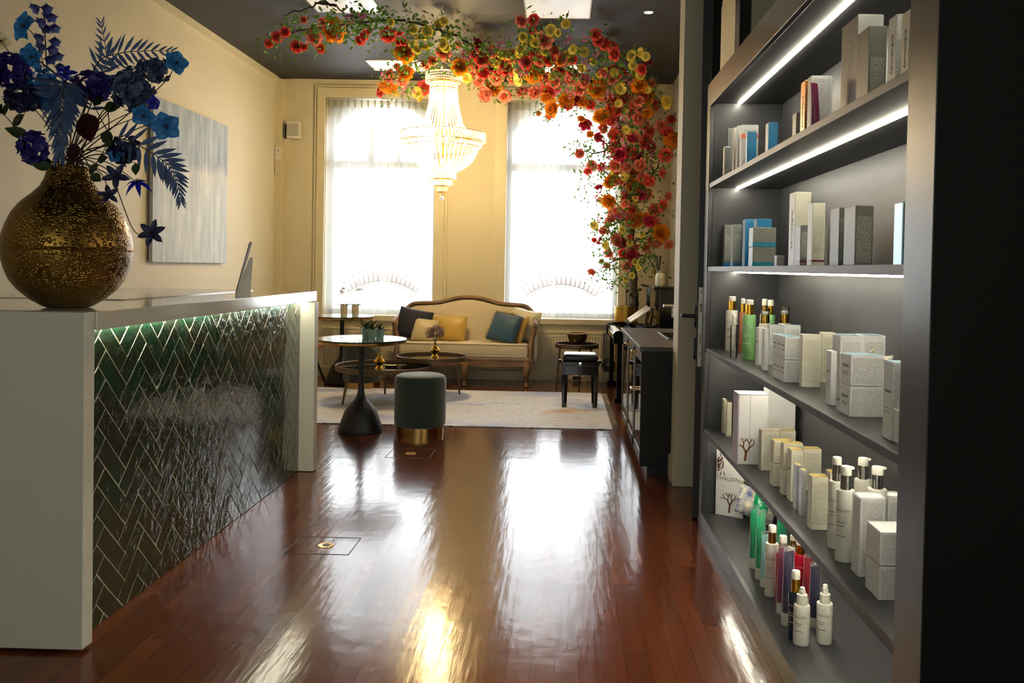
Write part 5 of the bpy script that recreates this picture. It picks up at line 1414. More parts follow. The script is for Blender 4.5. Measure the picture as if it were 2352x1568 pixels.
# loose trailing leaf sprays against the window and under the column
for px, py in ((1320, 345), (1335, 330), (1345, 400), (1350, 430), (1340, 455), (1365, 515), (1375, 590), (1390, 620), (1420, 640), (1380, 640), (1440, 650), (1500, 560), (1530, 480), (1545, 300), (1520, 230), (1500, 170), (1240, 250), (1260, 265), (1310, 250), (1500, 590), (1480, 610), (1405, 650), (1420, 610), (1355, 360), (1540, 350)):
    c = Lc(W(px, max(py, 216)))
    spray(c, 12, 0.038, 0.045)
    twigs.tube([c+Vector((0.08 if px < 1440 else -0.08, 0.02, 0.06)), c+rv()*0.02, c+Vector((-0.05 if px < 1440 else 0.05, 0, -0.05))], [0.003, 0.0025, 0.0015], 4)
o = foliage.build('foliage', M['leaf'], TREE, ang=80, normals=False); o['kind'] = 'stuff'
o = twigs.build('twig_mass', M['twig'], TREE); o['kind'] = 'stuff'

# ============================================================ shelf unit
SHX, SHB = 0.73, 1.09
YN0, YN1, YF1, YF0 = 1.69, 1.83, 4.30, 4.40
SZ = [0.075, 0.503, 0.912, 1.322, 1.740]; STOP = 2.13
U = thing('shelf_unit', 'tall anthracite built-in product shelf unit with LED strips along the right side', 'shelf unit', (SHX, YN0, 0))
def ux(x0, x1, y0, y1, z0, z1, nm, m, bev=0.0015, par=None):
    b = MB(); b.b2(x0-SHX, x1-SHX, y0-YN0, y1-YN0, z0, z1, bev); return b.build(nm, m, par or U, smooth=False)
ux(SHX+0.001, SHB+0.02, YN0, YN1-0.03, 0, 2.25, 'side_panel', M['shelf_side'])
ux(SHX, SHX+0.022, YN0+0.001, YN1, 0.0, 2.25, 'front_stile', M['shelf_front'])
ux(SHX+0.0225, SHB, YN1-0.03, YN1-0.001, 0.075, 2.13, 'inner_side', M['shelf'])
ux(SHX+0.0225, SHB+0.02, YF1+0.001, YF0, 0, 2.25, 'side_panel', M['shelf'])
ux(SHX, SHX+0.022, YF1, YF0, 0.0, 2.25, 'front_stile', M['shelf_front'])
ux(SHB, SHB+0.02, YN1-0.03, YF1, 0.0, 2.25, 'back_panel', M['shelf'])
ux(SHX, SHX+0.022, YN1+0.0005, YF1-0.0005, STOP, 2.25, 'top_rail', M['shelf_front'])
ux(SHX+0.0225, SHB-0.0005, YN1, YF1, STOP+0.012, STOP+0.04, 'top_board', M['shelf'])
ux(SHX, SHX+0.022, YN1+0.0005, YF1-0.0005, 0.0, 0.075, 'plinth', M['shelf_front'])
ux(SHX+0.0225, SHB-0.0005, YN1, YF1, 0.05, 0.0745, 'bottom_board', M['shelf'])
for z in SZ[1:]: ux(SHX+0.004, SHB-0.0005, YN1, YF1, z-0.0235, z, 'shelf', M['shelf'])
for z in [STOP+0.012]+[z-0.0235 for z in SZ[1:]]: ux(0.870, 0.879, YN1+0.005, YF1-0.005, z-0.006, z-0.0002, 'led_strip', M['led'], 0)

# ------------------------------------------------------------ products
def lettering(txt, size, loc, basis, m, parent, name='lettering', ext=0.0002):
    c = bpy.data.curves.new(name, 'FONT'); c.body = txt; c.size = size; c.extrude = ext; c.align_x = 'CENTER'; c.align_y = 'CENTER'; c.resolution_u = 2
    o = bpy.data.objects.new(name, c); link(o)
    dg = bpy.context.evaluated_depsgraph_get()
    me = bpy.data.meshes.new_from_object(o.evaluated_get(dg)); me.name = name
    bpy.data.objects.remove(o); bpy.data.curves.remove(c)
    me.materials.clear(); me.materials.append(m)
    n = bpy.data.objects.new(name, me); link(n); n.parent = parent
    n.matrix_local = Matrix.Translation(loc) @ Matrix(basis).transposed().to_4x4()
    return n
FACE_Y = ((1, 0, 0), (0, 0, 1), (0, -1, 0))        # reads upright on the side facing the viewer
FACE_X = ((0, -1, 0), (0, 0, 1), (-1, 0, 0))       # upright on the side facing the aisle
FACE_XV = ((0, 0, 1), (0, 1, 0), (-1, 0, 0))       # reads upwards on the aisle side

PM = dict(
    white=mat('white carton', hexc('e4e3de'), 0.4), cream=mat('cream carton', hexc('e2dcc4'), 0.4), grey=mat('grey carton', hexc('8d8d86'), 0.4), dgrey=mat('dark grey carton', hexc('6a6a60'), 0.4),
    silver=mat('silver foil carton', hexc('c9c9cc'), 0.25, metal=0.6), blue=mat('blue carton', hexc('2a86b8'), 0.4), teal=mat('teal carton', hexc('1f8ba0'), 0.4), lilac=mat('lilac carton', hexc('c3b5c8'), 0.4),
    wine=mat('plum band', hexc('7d2350'), 0.4), yellow=mat('pale gold foil', hexc('d9bc6a'), 0.25, metal=0.5), copper=mat('copper foil', hexc('b5794e'), 0.25, metal=0.8),
    ink=mat('black print', hexc('1c1c1e'), 0.5), gink=mat('grey print', hexc('77756e'), 0.5), wink=mat('white print', hexc('e6e6e2'), 0.5), bink=mat('brown print', hexc('6a4038'), 0.5), skyt=mat('sky blue foil', hexc('a7c9d6'), 0.25, metal=0.4),
    bottle=mat('white plastic bottle', hexc('e6e2d2'), 0.35), green=mat('green translucent bottle', hexc('8fc67e'), 0.25), aqua=mat('aqua bottle', hexc('9fd8d6'), 0.25), coral=mat('coral bottle', hexc('e0805a'), 0.3),
    ggreen=mat('emerald gel', hexc('16a66c'), 0.2, coat=0.3), red=mat('red gel', hexc('b01a33'), 0.12, coat=0.5), navy=mat('dark blue tube', hexc('211f42'), 0.25, coat=0.3), dteal=mat('dark teal bottle', hexc('10303a'), 0.12, coat=0.5),
    film=sheer_material('clear plastic film', 0.04, (0.9, 0.9, 0.9)), clear=thin_glass('clear plastic'),
)
PM['p_white'] = print_material('print on white', hexc('e4e3de'), hexc('aeaba2'), 330, 150)
PM['p_cream'] = print_material('print on cream', hexc('e2dcc4'), hexc('b3ad9a'), 330, 150)
PM['p_grey'] = print_material('print on grey', hexc('8d8d86'), hexc('c9c9c0'), 360, 170)
PM['p_dgrey'] = print_material('print on dark grey', hexc('6a6a60'), hexc('a9a99c'), 360, 170)
PM['p_lgrey'] = print_material('print on pale grey', hexc('cfcdc4'), hexc('7f7d74'), 360, 170)

def pbox(px0, px1, pyb, pyt, zi, label, m='white', pr='p_white', depth=0.06, X0=None, band=None, bandz=(0.0, 0.02), top=None, prz=(0.08, 0.9), side=None, side_m='gink', name='product_box', cat='box', grp=True, side2=None, coral=False, zoff=0.0, film=False, on=None):
    z = SZ[zi]+zoff
    if X0 is None: base = at(px0, pyb, z=z)
    else:
        base = at(px0, pyb, x=X0); base.z = z
    Y = base.y; xa = base.x; xb = at(px1, pyb, y=Y).x; zt = at(px0, pyt, y=Y).z
    xb = min(xb, SHB-0.004); w, h = xb-xa, zt-z
    if on:
        xa, Y, w, h = on[0].location.x, on[0].location.y, on[1], on[2]; z = on[0].location.z+h+0.0015
    yr = min(depth, YF1-0.004-Y)
    t = thing(name, label, cat, (xa, Y, z), group=('packages on the product shelf %s' % ('from the bottom', 'second', 'third', 'fourth', 'topmost')[zi] if grp else None))
    b = MB(); b.b2(0, w, 0, yr, 0.0003, h-0.0005, min(0.0015, w*0.1)); b.build('carton', PM[m], t, smooth=False)
    if top:
        b = MB(); b.b2(0.001, w-0.001, 0.001, yr-0.001, h-0.0004, h+0.0008); b.build('lid', PM[top], t, smooth=False)
    else:
        b = MB(); b.b2(0.0015, w-0.0015, 0.002, 0.004, h-0.0006, h+0.0006); b.build('flap_seam', PM['gink'], t, smooth=False)
    if pr:
        b = MB(); b.b2(w*0.1, w*0.9, -0.0005, 0.0006, h*prz[0]+0.002, h*prz[1]); b.build('fine_print', PM[pr], t, smooth=False)
    if band:
        b = MB(); b.b2(-0.0006, w+0.0004, -0.0008, yr, h*bandz[0]+0.0004, h*bandz[1]); b.build('colour_band', PM[band], t, smooth=False)
    if side:
        # brand reading up the aisle side
        lettering(side, min(yr*0.55, h*0.11), (-0.0004, yr*0.5, h*0.5), FACE_XV, PM[side_m], t)
    if side2:
        lettering(side2, yr*0.17, (-0.0004, yr*0.5, h*0.62), FACE_X, PM[side_m], t)
        b = MB(); b.b2(-0.0006, 0.0004, yr*0.3, yr*0.7, h*0.40, h*0.41); b.b2(-0.0006, 0.0004, yr*0.25, yr*0.75, h*0.35, h*0.36); b.build('side_print', PM[side_m], t, smooth=False)
    if film:
        b = MB(); b.b2(-0.0015, w+0.0015, -0.0015, yr+0.0015, 0.0002, h+0.0022); b.build('plastic_wrap', PM['film'], t, smooth=False)
    return t, w, h, yr

# topmost shelf (seen from below): boxes stand a little back from the edge
Z4_, Z3_, Z2_, Z1_, Z0_ = 4, 3, 2, 1, 0
pbox(1655, 1673, 405, 306, 4, 'grey box at the far left end of the topmost shelf', 'grey', None, .09, .82, side2=None)
pbox(1663, 1676, 406, 336, 4, 'short grey box in front of the far left one on the topmost shelf', 'silver', 'p_grey', .04, .78)
pbox(1684, 1699, 398, 292, 4, 'thin white box with foil edge, first of the white row on the topmost shelf', 'white', None, .03, .80, side='dermalogica', side_m='ink')
pbox(1692, 1712, 393, 288, 4, 'white box second of the white row on the topmost shelf', 'white', None, .025, .80, side='dermalogica', side_m='ink')
pbox(1701, 1740, 388, 286, 4, 'white box with orange stripe behind the short blue box on the topmost shelf', 'white', 'p_white', .025, .80, band='coral', bandz=(0.72, 0.82))
pbox(1715, 1737, 376, 302, 4, 'short blue box standing before the white boxes on the topmost shelf', 'blue', None, .03, .775)
pbox(1764, 1786, 350, 280, 4, 'blue box with cream side standing alone on the topmost shelf', 'blue', None, .05, .80)
pbox(1828, 1837, 315, 257, 4, 'small dark grey box left of the white and plum group on the topmost shelf', 'dgrey', None, .05, .80)
pbox(1847, 1862, 300, 183, 4, 'slim copper foil box beside the plum tube on the topmost shelf', 'copper', None, .05, .80, side='dermalogica', side_m='ink')
pbox(1861, 1910, 292, 173, 4, 'white printed box behind the plum tube on the topmost shelf', 'white', 'p_white', .04, .80, prz=(.05, .95))
pbox(1966, 2025, 240, 32, 4, 'tallest grey box near the right end of the topmost shelf', 'grey', None, .14, .83, side='dermalogica', side_m='wink')
pbox(1993, 2034, 215, 58, 4, 'dark grey printed box before the tallest one on the topmost shelf', 'dgrey', 'p_dgrey', .09, .78, band='blue', bandz=(0.0, 0.06), prz=(0.1, 0.6))
pbox(2056, 2076, 185, 31, 4, 'white box with bold black name on its side on the topmost shelf', 'white', 'p_white', .05, .79, side='dermalogica', side_m='ink')
pbox(2086, 2110, 162, 20, 4, 'white box with bold black name at the right end of the topmost shelf', 'cream', 'p_cream', .045, .79, side='dermalogica', side_m='ink')
def tube_thing(px, pyb, pyt, zi, label, m, wpx, X0=None, capm='bottle', lean=0.0, pouch=True, cap=0.18, name='cosmetic_tube', rz=0.5):
    z = SZ[zi]
    base = at(px, pyb, z=z) if X0 is None else at(px, pyb, x=X0)
    Y = base.y; s = Y/1950; w = wpx*s*0.5; h = at(px, pyt, y=Y).z-z
    t = thing(name, label, 'tube', (base.x, Y+w, z), rz, group='squeeze tubes on the product shelves')
    hc = h*cap
    def f(u, v):
        a = 2*pi*u; k = v**1.3
        return (w*(1+0.12*k)*cos(a), w*(0.9*(1-k)+0.04)*sin(a)+lean*v*v, hc+(h-hc)*v)
    b = MB(); b.grid(f, 28, 10, cu=True); b.build('tube_body', PM[m], t, ang=60)
    if hc > 0.004:
        b = MB(); b.lathe([(0.001, 0.0003), (w*0.86, 0.0003), (w*0.9, 0.003), (w*0.9, hc), (0.001, hc)], 24, cap=False); b.build('tube_cap', PM[capm], t)
    if pouch:
        def g(u, v):
            a = 2*pi*u; k = v**2
            return (w*(1.12+0.1*k)*cos(a), w*(1.05*(1-k)+0.05)*sin(a)+lean*v*v, 0.0005+(h*1.07)*v)
        b = MB(); b.grid(g, 20, 6, cu=True); b.build('plastic_pouch', PM['film'], t, normals=False, ang=60)
    return t, w, h
tube_thing(1876, 286, 187, 4, 'plum red tube leaning on the white printed box on the topmost shelf', 'wine', 20, .775, pouch=False, cap=0.0, lean=0.01)

# fourth shelf, about eye height
pbox(1662, 1680, 608, 516, 3, 'grey box with blue foot at the left end of the eye level shelf', 'grey', 'p_grey', .05, .80, band='blue', bandz=(0, .1), prz=(.15, .75))
pbox(1682.5, 1702, 608, 515, 3, 'grey box with blue foot, second one of the pair on the eye level shelf', 'grey', 'p_grey', .05, .80, band='blue', bandz=(0, .1), prz=(.15, .75))
pbox(1710, 1733, 609, 503, 3, 'tall blue box left behind the stacked jars boxes on the eye level shelf', 'blue', None, .06, .83)
pbox(1736, 1770, 608, 502, 3, 'tall blue box, right one behind the stacked boxes on the eye level shelf', 'blue', None, .06, .85)
t_, w_, h_, d_ = pbox(1728, 1781, 609.5, 567, 3, 'grey and teal flat box at the bottom of the stack on the eye level shelf', 'grey', 'p_dgrey', .075, .77, band='teal', bandz=(0, .24), prz=(.62, .95))
pbox(1728, 1781, 609.5, 567, 3, 'grey and teal flat box on top of the stack on the eye level shelf', 'grey', 'p_dgrey', .075, .77, band='teal', bandz=(0, .24), prz=(.62, .95), on=(t_, w_, h_))
pbox(1784, 1801, 609, 586, 3, 'small grey box between the stack and the tall white box on the eye level shelf', 'grey', None, .04, .80)
pbox(1823, 1860, 610, 440, 3, 'tallest white box with vertical writing on the eye level shelf', 'cream', None, .075, .80, side='dermalogica', side_m='gink')
pbox(1837, 1864, 609, 517, 3, 'grey box with plum stripe in front of the tallest white box', 'grey', 'p_lgrey', .07, .765, band='wine', bandz=(.085, .135), prz=(.2, .85))
pbox(1833, 1853, 609, 487, 3, 'white box squeezed between the tallest white and the plum striped one', 'cream', None, .025, .835)
pbox(1863.5, 1893, 608, 465, 3, 'white printed box with plum stripe and recycling sign on the eye level shelf', 'cream', 'p_cream', .05, .765, band='wine', bandz=(.06, .095), prz=(.2, .78))
pbox(1891, 1900, 607, 517, 3, 'narrow grey box half hidden behind the plum striped white one', 'grey', None, .04, .81)
pbox(1925, 1948, 608, 476, 3, 'dark grey printed box left of the larger grey one on the eye level shelf', 'dgrey', 'p_dgrey', .08, .78, prz=(.05, .82))
pbox(1962, 2004, 607, 471, 3, 'largest dark grey printed box with recycling sign on the eye level shelf', 'dgrey', 'p_dgrey', .09, .78, prz=(.05, .82))
pbox(2070, 2090, 604, 463, 3, 'grey blue box with cream cap at the right end of the eye level shelf', 'skyt', None, .05, .79)

# bottles
def bottle(px, pyb, zi, dpx, ybt, yct, ytop, label, m='bottle', cm='gold', capm='bottle', kind='pump', X0=None, txt=None, tm='gink', square=False, grp='bottles on the product shelves', spout=None):
    z = SZ[zi]; base = at(px, pyb, z=z) if X0 is None else at(px, pyb, x=X0)
    Y = base.y; s = Y/1950; r = dpx*s/2
    hb, hc, ht = (at(px, v, y=Y+r).z-z for v in (ybt, yct, ytop))
    t = thing('pump_bottle' if kind != 'spray' else 'spray_bottle', label, 'bottle', (base.x, Y+r, z), group=grp)
    n = 4 if square else 32
    mtx = Matrix.Rotation(radians(45), 4, 'Z') if square else None
    R = r*1.25 if square else r
    b = MB(); b.lathe([(0.001, 0.0004), (R*0.94, 0.0004), (R, 0.004), (R, hb-0.006), (R*0.95, hb-0.001), (R*0.6, hb), (0.001, hb)], n, mtx=mtx, cap=False)
    o = b.build('bottle_body', PM[m], t, smooth=not square)
    rc = r*0.62
    cmat = M['gold'] if cm == 'gold' else M['chrome'] if cm == 'chrome' else M['copper'] if cm == 'copper' else PM[cm]
    if kind == 'spray':
        b = MB(); b.lathe([(rc*1.05, hb-0.001), (rc*1.05, hc), (rc*0.6, hc+0.001), (0.001, hc+0.001)], 24, cap=False); b.build('collar', PM[capm], t)
        b = MB(); b.lathe([(rc*0.62, hc), (rc*0.62, hc+(ht-hc)*0.55), (rc*0.5, hc+(ht-hc)*0.6), (rc*0.5, ht-0.002), (rc*0.42, ht), (0.001, ht)], 20, cap=False); b.build('spray_head', PM[capm], t)
    else:
        b = MB(); b.lathe([(rc, hb-0.001), (rc, hc), (0.001, hc)], 28, cap=False); b.build('collar', cmat, t)
        b = MB(); b.lathe([(rc*0.97, hc), (rc*0.97, ht-0.004), (rc*0.85, ht-0.001), (rc*0.5, ht), (0.001, ht)], 24, cap=False)
        if spout: b.prism([(0.0, hc+(ht-hc)*0.55), (rc*1.35, hc+(ht-hc)*0.68), (rc*1.38, ht-0.003), (0.0, ht-0.0005)], 'y', -rc*0.45, rc*0.45)
        b.build('pump_cap', PM[capm], t)
    if txt:
        ph = math.atan2(-t.location.y, -t.location.x)-0.45        # turned a little towards the aisle
        o = lettering(txt, r*0.46, (0, 0, 0), ((1, 0, 0), (0, 1, 0), (0, 0, 1)), PM[tm], t)
        for v in o.data.vertices:
            a = ph+v.co.x/r; v.co = ((r+0.0004)*cos(a), (r+0.0004)*sin(a), hb*0.72+v.co.y)
        for k, ww in ((0.55, .5), (0.50, .35), (0.36, .6)):
            b = MB(); b.grid(lambda u, v, k=k, ww=ww: ((r+0.0004)*cos(ph+(u-0.5)*2*ww), (r+0.0004)*sin(ph+(u-0.5)*2*ww), hb*k+v*r*0.09), 8, 2)
            b.build('print_line', PM[tm], t, smooth=False)
    return t, r, hb
# third shelf
bottle(1682, 807, 2, 27, 712, 691, 680, 'white bottle with gold collar at the left end of the third shelf from below', txt='THALION')
bottle(1714, 800, 2, 16, 714, 694, 681, 'aqua bottle with gold collar behind the green one', 'aqua')
bottle(1706, 811, 2, 16, 717, 697, 685, 'slim coral bottle with gold collar left behind the green one', 'coral')
bottle(1722, 826, 2, 31, 722, 699, 688, 'green bottle with gold collar standing in front on the third shelf', 'green', square=False, txt='THALION', tm='wink')
bottle(1686, 822, 2, 16, 745, 730, 723, 'small clear bottle in front of the white one at the left end', 'clear', 'bottle')
bottle(1757, 780, 2, 20, 720, 701, 686, 'white bottle with gold collar, rear one behind the cream boxes', X0=0.98)
bottle(1771, 790, 2, 22, 722, 702, 688, 'pale green bottle with gold collar, rear one behind the cream boxes', 'green', X0=0.98)
def capped(px, pyb, zi, dpx, ybt, yct, ytop, label, X0):
    t, r, hb = bottle(px, pyb, zi, dpx, ybt, yct, yct-8, label, X0=X0)
    z = SZ[zi]; Y = t.location.y
    h1 = at(px, ytop, y=Y).z-z
    b = MB(); b.lathe([(r*0.72, hb), (r*0.72, h1-0.002), (r*0.66, h1), (0.001, h1)], 24, cap=False); b.build('clear_cap', PM['clear'], t)
capped(1759, 800, 2, 27, 742, 723, 707, 'cream serum bottle under a clear cap, left one', 0.93)
capped(1804, 805, 2, 28, 742, 721, 706, 'cream serum bottle under a clear cap, right one', 0.97)
pbox(1741, 1756, 840, 752, 2, 'slim white box at the left end of the white row on the third shelf', 'white', None, .05, side2='THALION')
pbox(1754, 1764, 851, 754, 2, 'slim white box second of the white row on the third shelf', 'white', None, .04, side2='THALION')
pbox(1766, 1800, 838, 746, 2, 'tall white box left behind the six cube stack on the third shelf', 'white', 'p_white', .045, .87, top='skyt')
pbox(1801, 1837, 838, 746, 2, 'tall white box right behind the six cube stack on the third shelf', 'white', 'p_white', .045, .93, top='skyt')
cube = at(1801, 878, z=SZ[2]); hcube = at(1801, 826, y=cube.y).z-SZ[2]
for k, (w0, lb) in enumerate((('front', ''), ('middle', ''), ('rear', ''))):
    yk = cube.y+k*0.0565
    for lvl in (0, 1):
        c0 = Vector((cube.x, yk, SZ[2]+lvl*(hcube+0.0008)))
        px_a, py_a = [(1801, 878), (1786, 866), (1775, 856)][k]
        t = thing('product_box', '%s white cube box in the %s layer of the small six cube stack' % (w0, ('lower', 'upper')[lvl]), 'box', c0, group='packages on the product shelf third')
        ww = at(1838, 878, y=cube.y).x-cube.x
        b = MB(); b.b2(0, ww, 0, 0.055, 0.0003, hcube-0.0003, 0.001); b.build('carton', PM['white'], t, smooth=False)
        if lvl: b = MB(); b.b2(0.001, ww-0.001, 0.001, 0.054, hcube-0.0003, hcube+0.0006); b.build('lid', PM['skyt'], t, smooth=False)
        if k == 0: b = MB(); b.b2(ww*.08, ww*.92, -0.0005, 0.0005, hcube*.1, hcube*.92); b.build('fine_print', PM['p_white'], t, smooth=False)
        lettering('THALION', 0.0075, (-0.0004, 0.0275, hcube*.6), FACE_X, PM['gink'], t)
        b = MB(); b.b2(-0.0006, 0.0004, 0.012, 0.043, hcube*.38, hcube*.42); b.build('side_print', PM['gink'], t, smooth=False)
pbox(1841, 1884, 889, 767, 2, 'tall cream box in front between the two cube stacks', 'cream', 'p_cream', .03)
pbox(1887, 1916, 880, 763, 2, 'tall cream box behind, just right of the front cream box', 'cream', 'p_cream', .04)
pbox(1906, 1920, 931, 806, 2, 'slim grey white box left of the big cube stack, front one', 'white', None, .045, side2='THALION')
pbox(1927, 1978, 905, 770, 2, 'large white box with sky blue lid, left one behind the big cubes', 'white', 'p_white', .075, .86, top='skyt')
pbox(1979.5, 2031, 905, 770, 2, 'large white box with sky blue lid, right one behind the big cubes', 'white', 'p_white', .075, .945, top='skyt')
cb = at(1951, 957, z=SZ[2]); hcb = at(1951, 887, y=cb.y).z-SZ[2]; wcb = at(2029, 957, y=cb.y).x-cb.x
for lvl in (0, 1):
    t = thing('product_box', ('lower' if not lvl else 'upper')+' white cube box of the big two cube stack on the third shelf', 'box', (cb.x, cb.y, SZ[2]+lvl*(hcb+0.001)), group='packages on the product shelf third')
    b = MB(); b.b2(0, wcb, 0, 0.085, 0.0003, hcb-0.0003, 0.0012); b.build('carton', PM['white'], t, smooth=False)
    b = MB(); b.b2(wcb*.06, wcb*.94, -0.0005, 0.0005, hcb*.06, hcb*.94); b.build('fine_print', PM['p_white'], t, smooth=False)
    if lvl: b = MB(); b.b2(0.001, wcb-0.001, 0.001, 0.084, hcb-0.0003, hcb+0.0007); b.build('lid', PM['skyt'], t, smooth=False)
    lettering('THALION', 0.012, (-0.0004, 0.0425, hcb*.62), FACE_X, PM['gink'], t)
    b = MB(); b.b2(-0.0006, 0.0004, 0.02, 0.065, hcb*.40, hcb*.43); b.b2(-0.0006, 0.0004, 0.025, 0.06, hcb*.33, hcb*.36); b.build('side_print', PM['gink'], t, smooth=False)
pbox(2046, 2085, 1013, 833, 2, 'tall white box beside the near post on the third shelf', 'white', 'p_white', .055, top='skyt', side2='THALION')
pbox(2062, 2100, 1020, 942, 2, 'white cube box tight against the near post on the third shelf', 'white', 'p_white', .05)
FLORAL = mat('cream cotton with blue print', hexc('ddd4b4'), 0.9, vary=(22, hexc('2f4a8c')), bump=(60, .3, .003))
def pouch_bag(px, py, zi, y0, w, h, d, label, band=None, rz=0.0, lean=0.3, roll=0.0):
    q = at(px, py, z=SZ[zi]) if y0 is None else at(px, py, y=y0)
    t = thing('fabric_pouch', label, 'pouch', (q.x, q.y, SZ[zi]), rz, group='fabric pouches on the product shelves')
    R = Matrix.Rotation(-lean, 3, 'X') @ Matrix.Rotation(roll, 3, 'Y')
    def sh(sg, k0=1.0):
        def g(u, v):
            a, c = 2*u-1, 2*v-1
            e = max((1-abs(a)**3)*(1-abs(c)**3), 0)**0.5
            lump = 1+0.10*sin(9*a+2*c)+0.08*sin(7*c+4*a)
            return R @ Vector((a*w/2*(1-0.05*(1-c*c)), sg*(d/2*e*lump*k0+(0.0015 if k0 > 1 else 0)), c*h/2*(1-0.05*(1-a*a))))
        return g
    b = MB(); b.grid(sh(-1), 22, 22); b.grid(sh(1), 22, 22)
    bmesh.ops.remove_doubles(b.bm, verts=b.bm.verts, dist=0.0004)
    t.location.z += 0.0005-min(v.co.z for v in b.bm.verts)
    b.build('pouch_cloth', FLORAL, t)
    if band:
        b = MB()
        for sg in (-1, 1): b.grid(lambda u, v, sg=sg: sh(sg, 1.04)(0.34+0.40*u, 0.004+0.992*v), 12, 22)
        b.build('paper_band', PM[band], t, normals=False)
        b = MB()
        for k in range(4): b.box(R @ Vector((w*(0.02+0.02*k), -d/2*1.12-0.0015, h*(0.12-0.05*k))), (w*0.22, 0.0008, h*0.012), rot=R)
        b.build('band_print', PM['wink'], t, smooth=False)
    b = MB(); b.tube([R @ Vector(p_) for p_ in ((-w*.46, 0, h*.47), (-w*.52, -.01, h*.54), (-w*.42, -.012, h*.58), (-w*.38, 0, h*.48))], 0.003, 6); b.build('drawstring', BL['cream'], t)
pouch_bag(2030, 870, 2, at(2040, 905, x=0.97).y+0.05, 0.07, 0.15, 0.06, 'cream printed pouch peeping out behind the big cubes', None)

# second shelf
pbox(1661, 1668, 995, 917, 1, 'small white box at the far left end of the second shelf', 'cream', None, .05)
pbox(1669, 1680, 1002, 924, 1, 'small gold topped box beside the lilac gift carton', 'cream', None, .03, top='yellow')
def coral(t, w, h, x0, sc, m='bink', y=-0.001, xm=9.0):
    b = MB()
    def br(x, z, a, l, d):
        if d == 0 or l < 0.002: return
        x2, z2 = x+sin(a)*l, z+cos(a)*l
        if not (0.004 < x2 < xm and z2 < h*0.97): return
        b.box(((x+x2)/2, y, (z+z2)/2), (l*0.28, 0.0008, l*1.1), rot=Matrix.Rotation(a, 3, 'Y'))
        for da in (-0.55, 0.5): br(x2, z2, a+da+rnd.uniform(-.15, .15), l*0.72, d-1)
    br(x0, h*0.06, 0.1, sc, 5); b.build('coral_print', PM[m], t, smooth=False)
c1 = pbox(1695, 1761, 1066, 907, 1, 'white gift carton with lilac lid and coral print, front left one', 'white', None, .10, side=None)
b = MB(); b.b2(-0.004, -0.0006, 0.0, c1[3], 0.0, c1[2]+0.004); b.b2(-0.004, c1[1], 0.0, c1[3], c1[2]+0.001, c1[2]+0.005); b.build('lilac_sleeve', PM['lilac'], c1[0], smooth=False)
coral(c1[0], c1[1], c1[2], c1[1]*0.24, 0.034, 'copper', xm=c1[1]*0.60)
b = MB(); b.b2(c1[1]*0.38, c1[1]*0.39, -0.0008, 0.0003, 0.001, c1[2]); b.build('fold_line', PM['gink'], c1[0], smooth=False)
c2 = pbox(1763, 1825, 1030, 895, 1, 'white gift carton with lilac lid standing behind on the right', 'white', None, .10, top='lilac')
coral(c2[0], c2[1], c2[2], c2[1]*0.2, 0.04, 'cream', xm=c2[1]*0.9)
pbox(1748, 1789, 1080, 989, 1, 'wrapped gold topped box, rear left of its row on the second shelf', 'cream', 'p_cream', .045, top='yellow', film=True)
pbox(1791, 1826, 1075, 989, 1, 'wrapped gold topped box, rear right of its row on the second shelf', 'cream', 'p_cream', .045, .93, top='yellow')
lo = pbox(1775, 1820, 1117, 1065, 1, 'lower gold topped box of the rear two box stack', 'cream', 'p_cream', .05)
pbox(1775, 1820, 1117, 1065, 1, 'upper gold topped box of the rear two box stack', 'cream', 'p_cream', .05, top='yellow', on=lo[:3])
lo = pbox(1797, 1842, 1137, 1078, 1, 'lower gold topped box of the second two box stack', 'cream', 'p_cream', .04)
pbox(1797, 1842, 1137, 1078, 1, 'upper gold topped box of the second two box stack', 'cream', 'p_cream', .04, top='yellow', on=lo[:3])
pbox(1815, 1843.5, 1152, 1033, 1, 'tall gold topped box at the front of the cream row', 'cream', 'p_cream', .05, top='yellow', side2='THALION')
pbox(1845, 1885, 1133, 1031, 1, 'tall gold topped box right behind the front one', 'cream', 'p_cream', .05, .90, top='yellow')
pbox(1828, 1838, 1172, 1068, 1, 'slim gold topped box, leftmost of the lower row on the second shelf', 'silver', None, .04, top='yellow')
pbox(1840, 1850, 1186, 1080, 1, 'slim silver box second of the lower row on the second shelf', 'silver', None, .035, top='yellow')
pbox(1863, 1900, 1217, 1095, 1, 'gold topped box with orange side at the front of the lower row', 'cream', 'p_cream', .045, top='yellow')
pbox(1905, 1918, 1185, 1085, 1, 'gold topped box peeping out left of the silver pump bottles', 'cream', 'p_cream', .05, top='yellow')
bottle(1923, 1262, 1, 34, 1103, 1066, 1048, 'white bottle with silver collar, rear left of four on the second shelf', cm='chrome', txt='THALION', spout=False)
bottle(1985, 1240, 1, 38, 1099, 1068, 1050, 'white bottle with silver collar, rear right of four on the second shelf', cm='chrome', X0=0.93, spout=True)
bottle(1945, 1293, 1, 41, 1123, 1090, 1069, 'white bottle with silver collar, front left of four on the second shelf', cm='chrome', txt='THALION', spout=True)
bottle(2019, 1270, 1, 44, 1121, 1089, 1070, 'white bottle with silver collar, front right of four on the second shelf', cm='chrome', X0=0.90, spout=True)
pbox(1972, 2030, 1325, 1143, 1, 'tall wrapped white box in front of the silver collared bottles', 'white', 'p_white', .055, film=True, prz=(.05, .95))
pbox(2036, 2070, 1310, 1140, 1, 'tall wrapped white box beside the near post on the second shelf', 'white', 'p_white', .055, film=True, X0=0.93)
cw_ = at(2018, 1378, z=SZ[1]); hcw = at(2018, 1301, y=cw_.y).z-SZ[1]
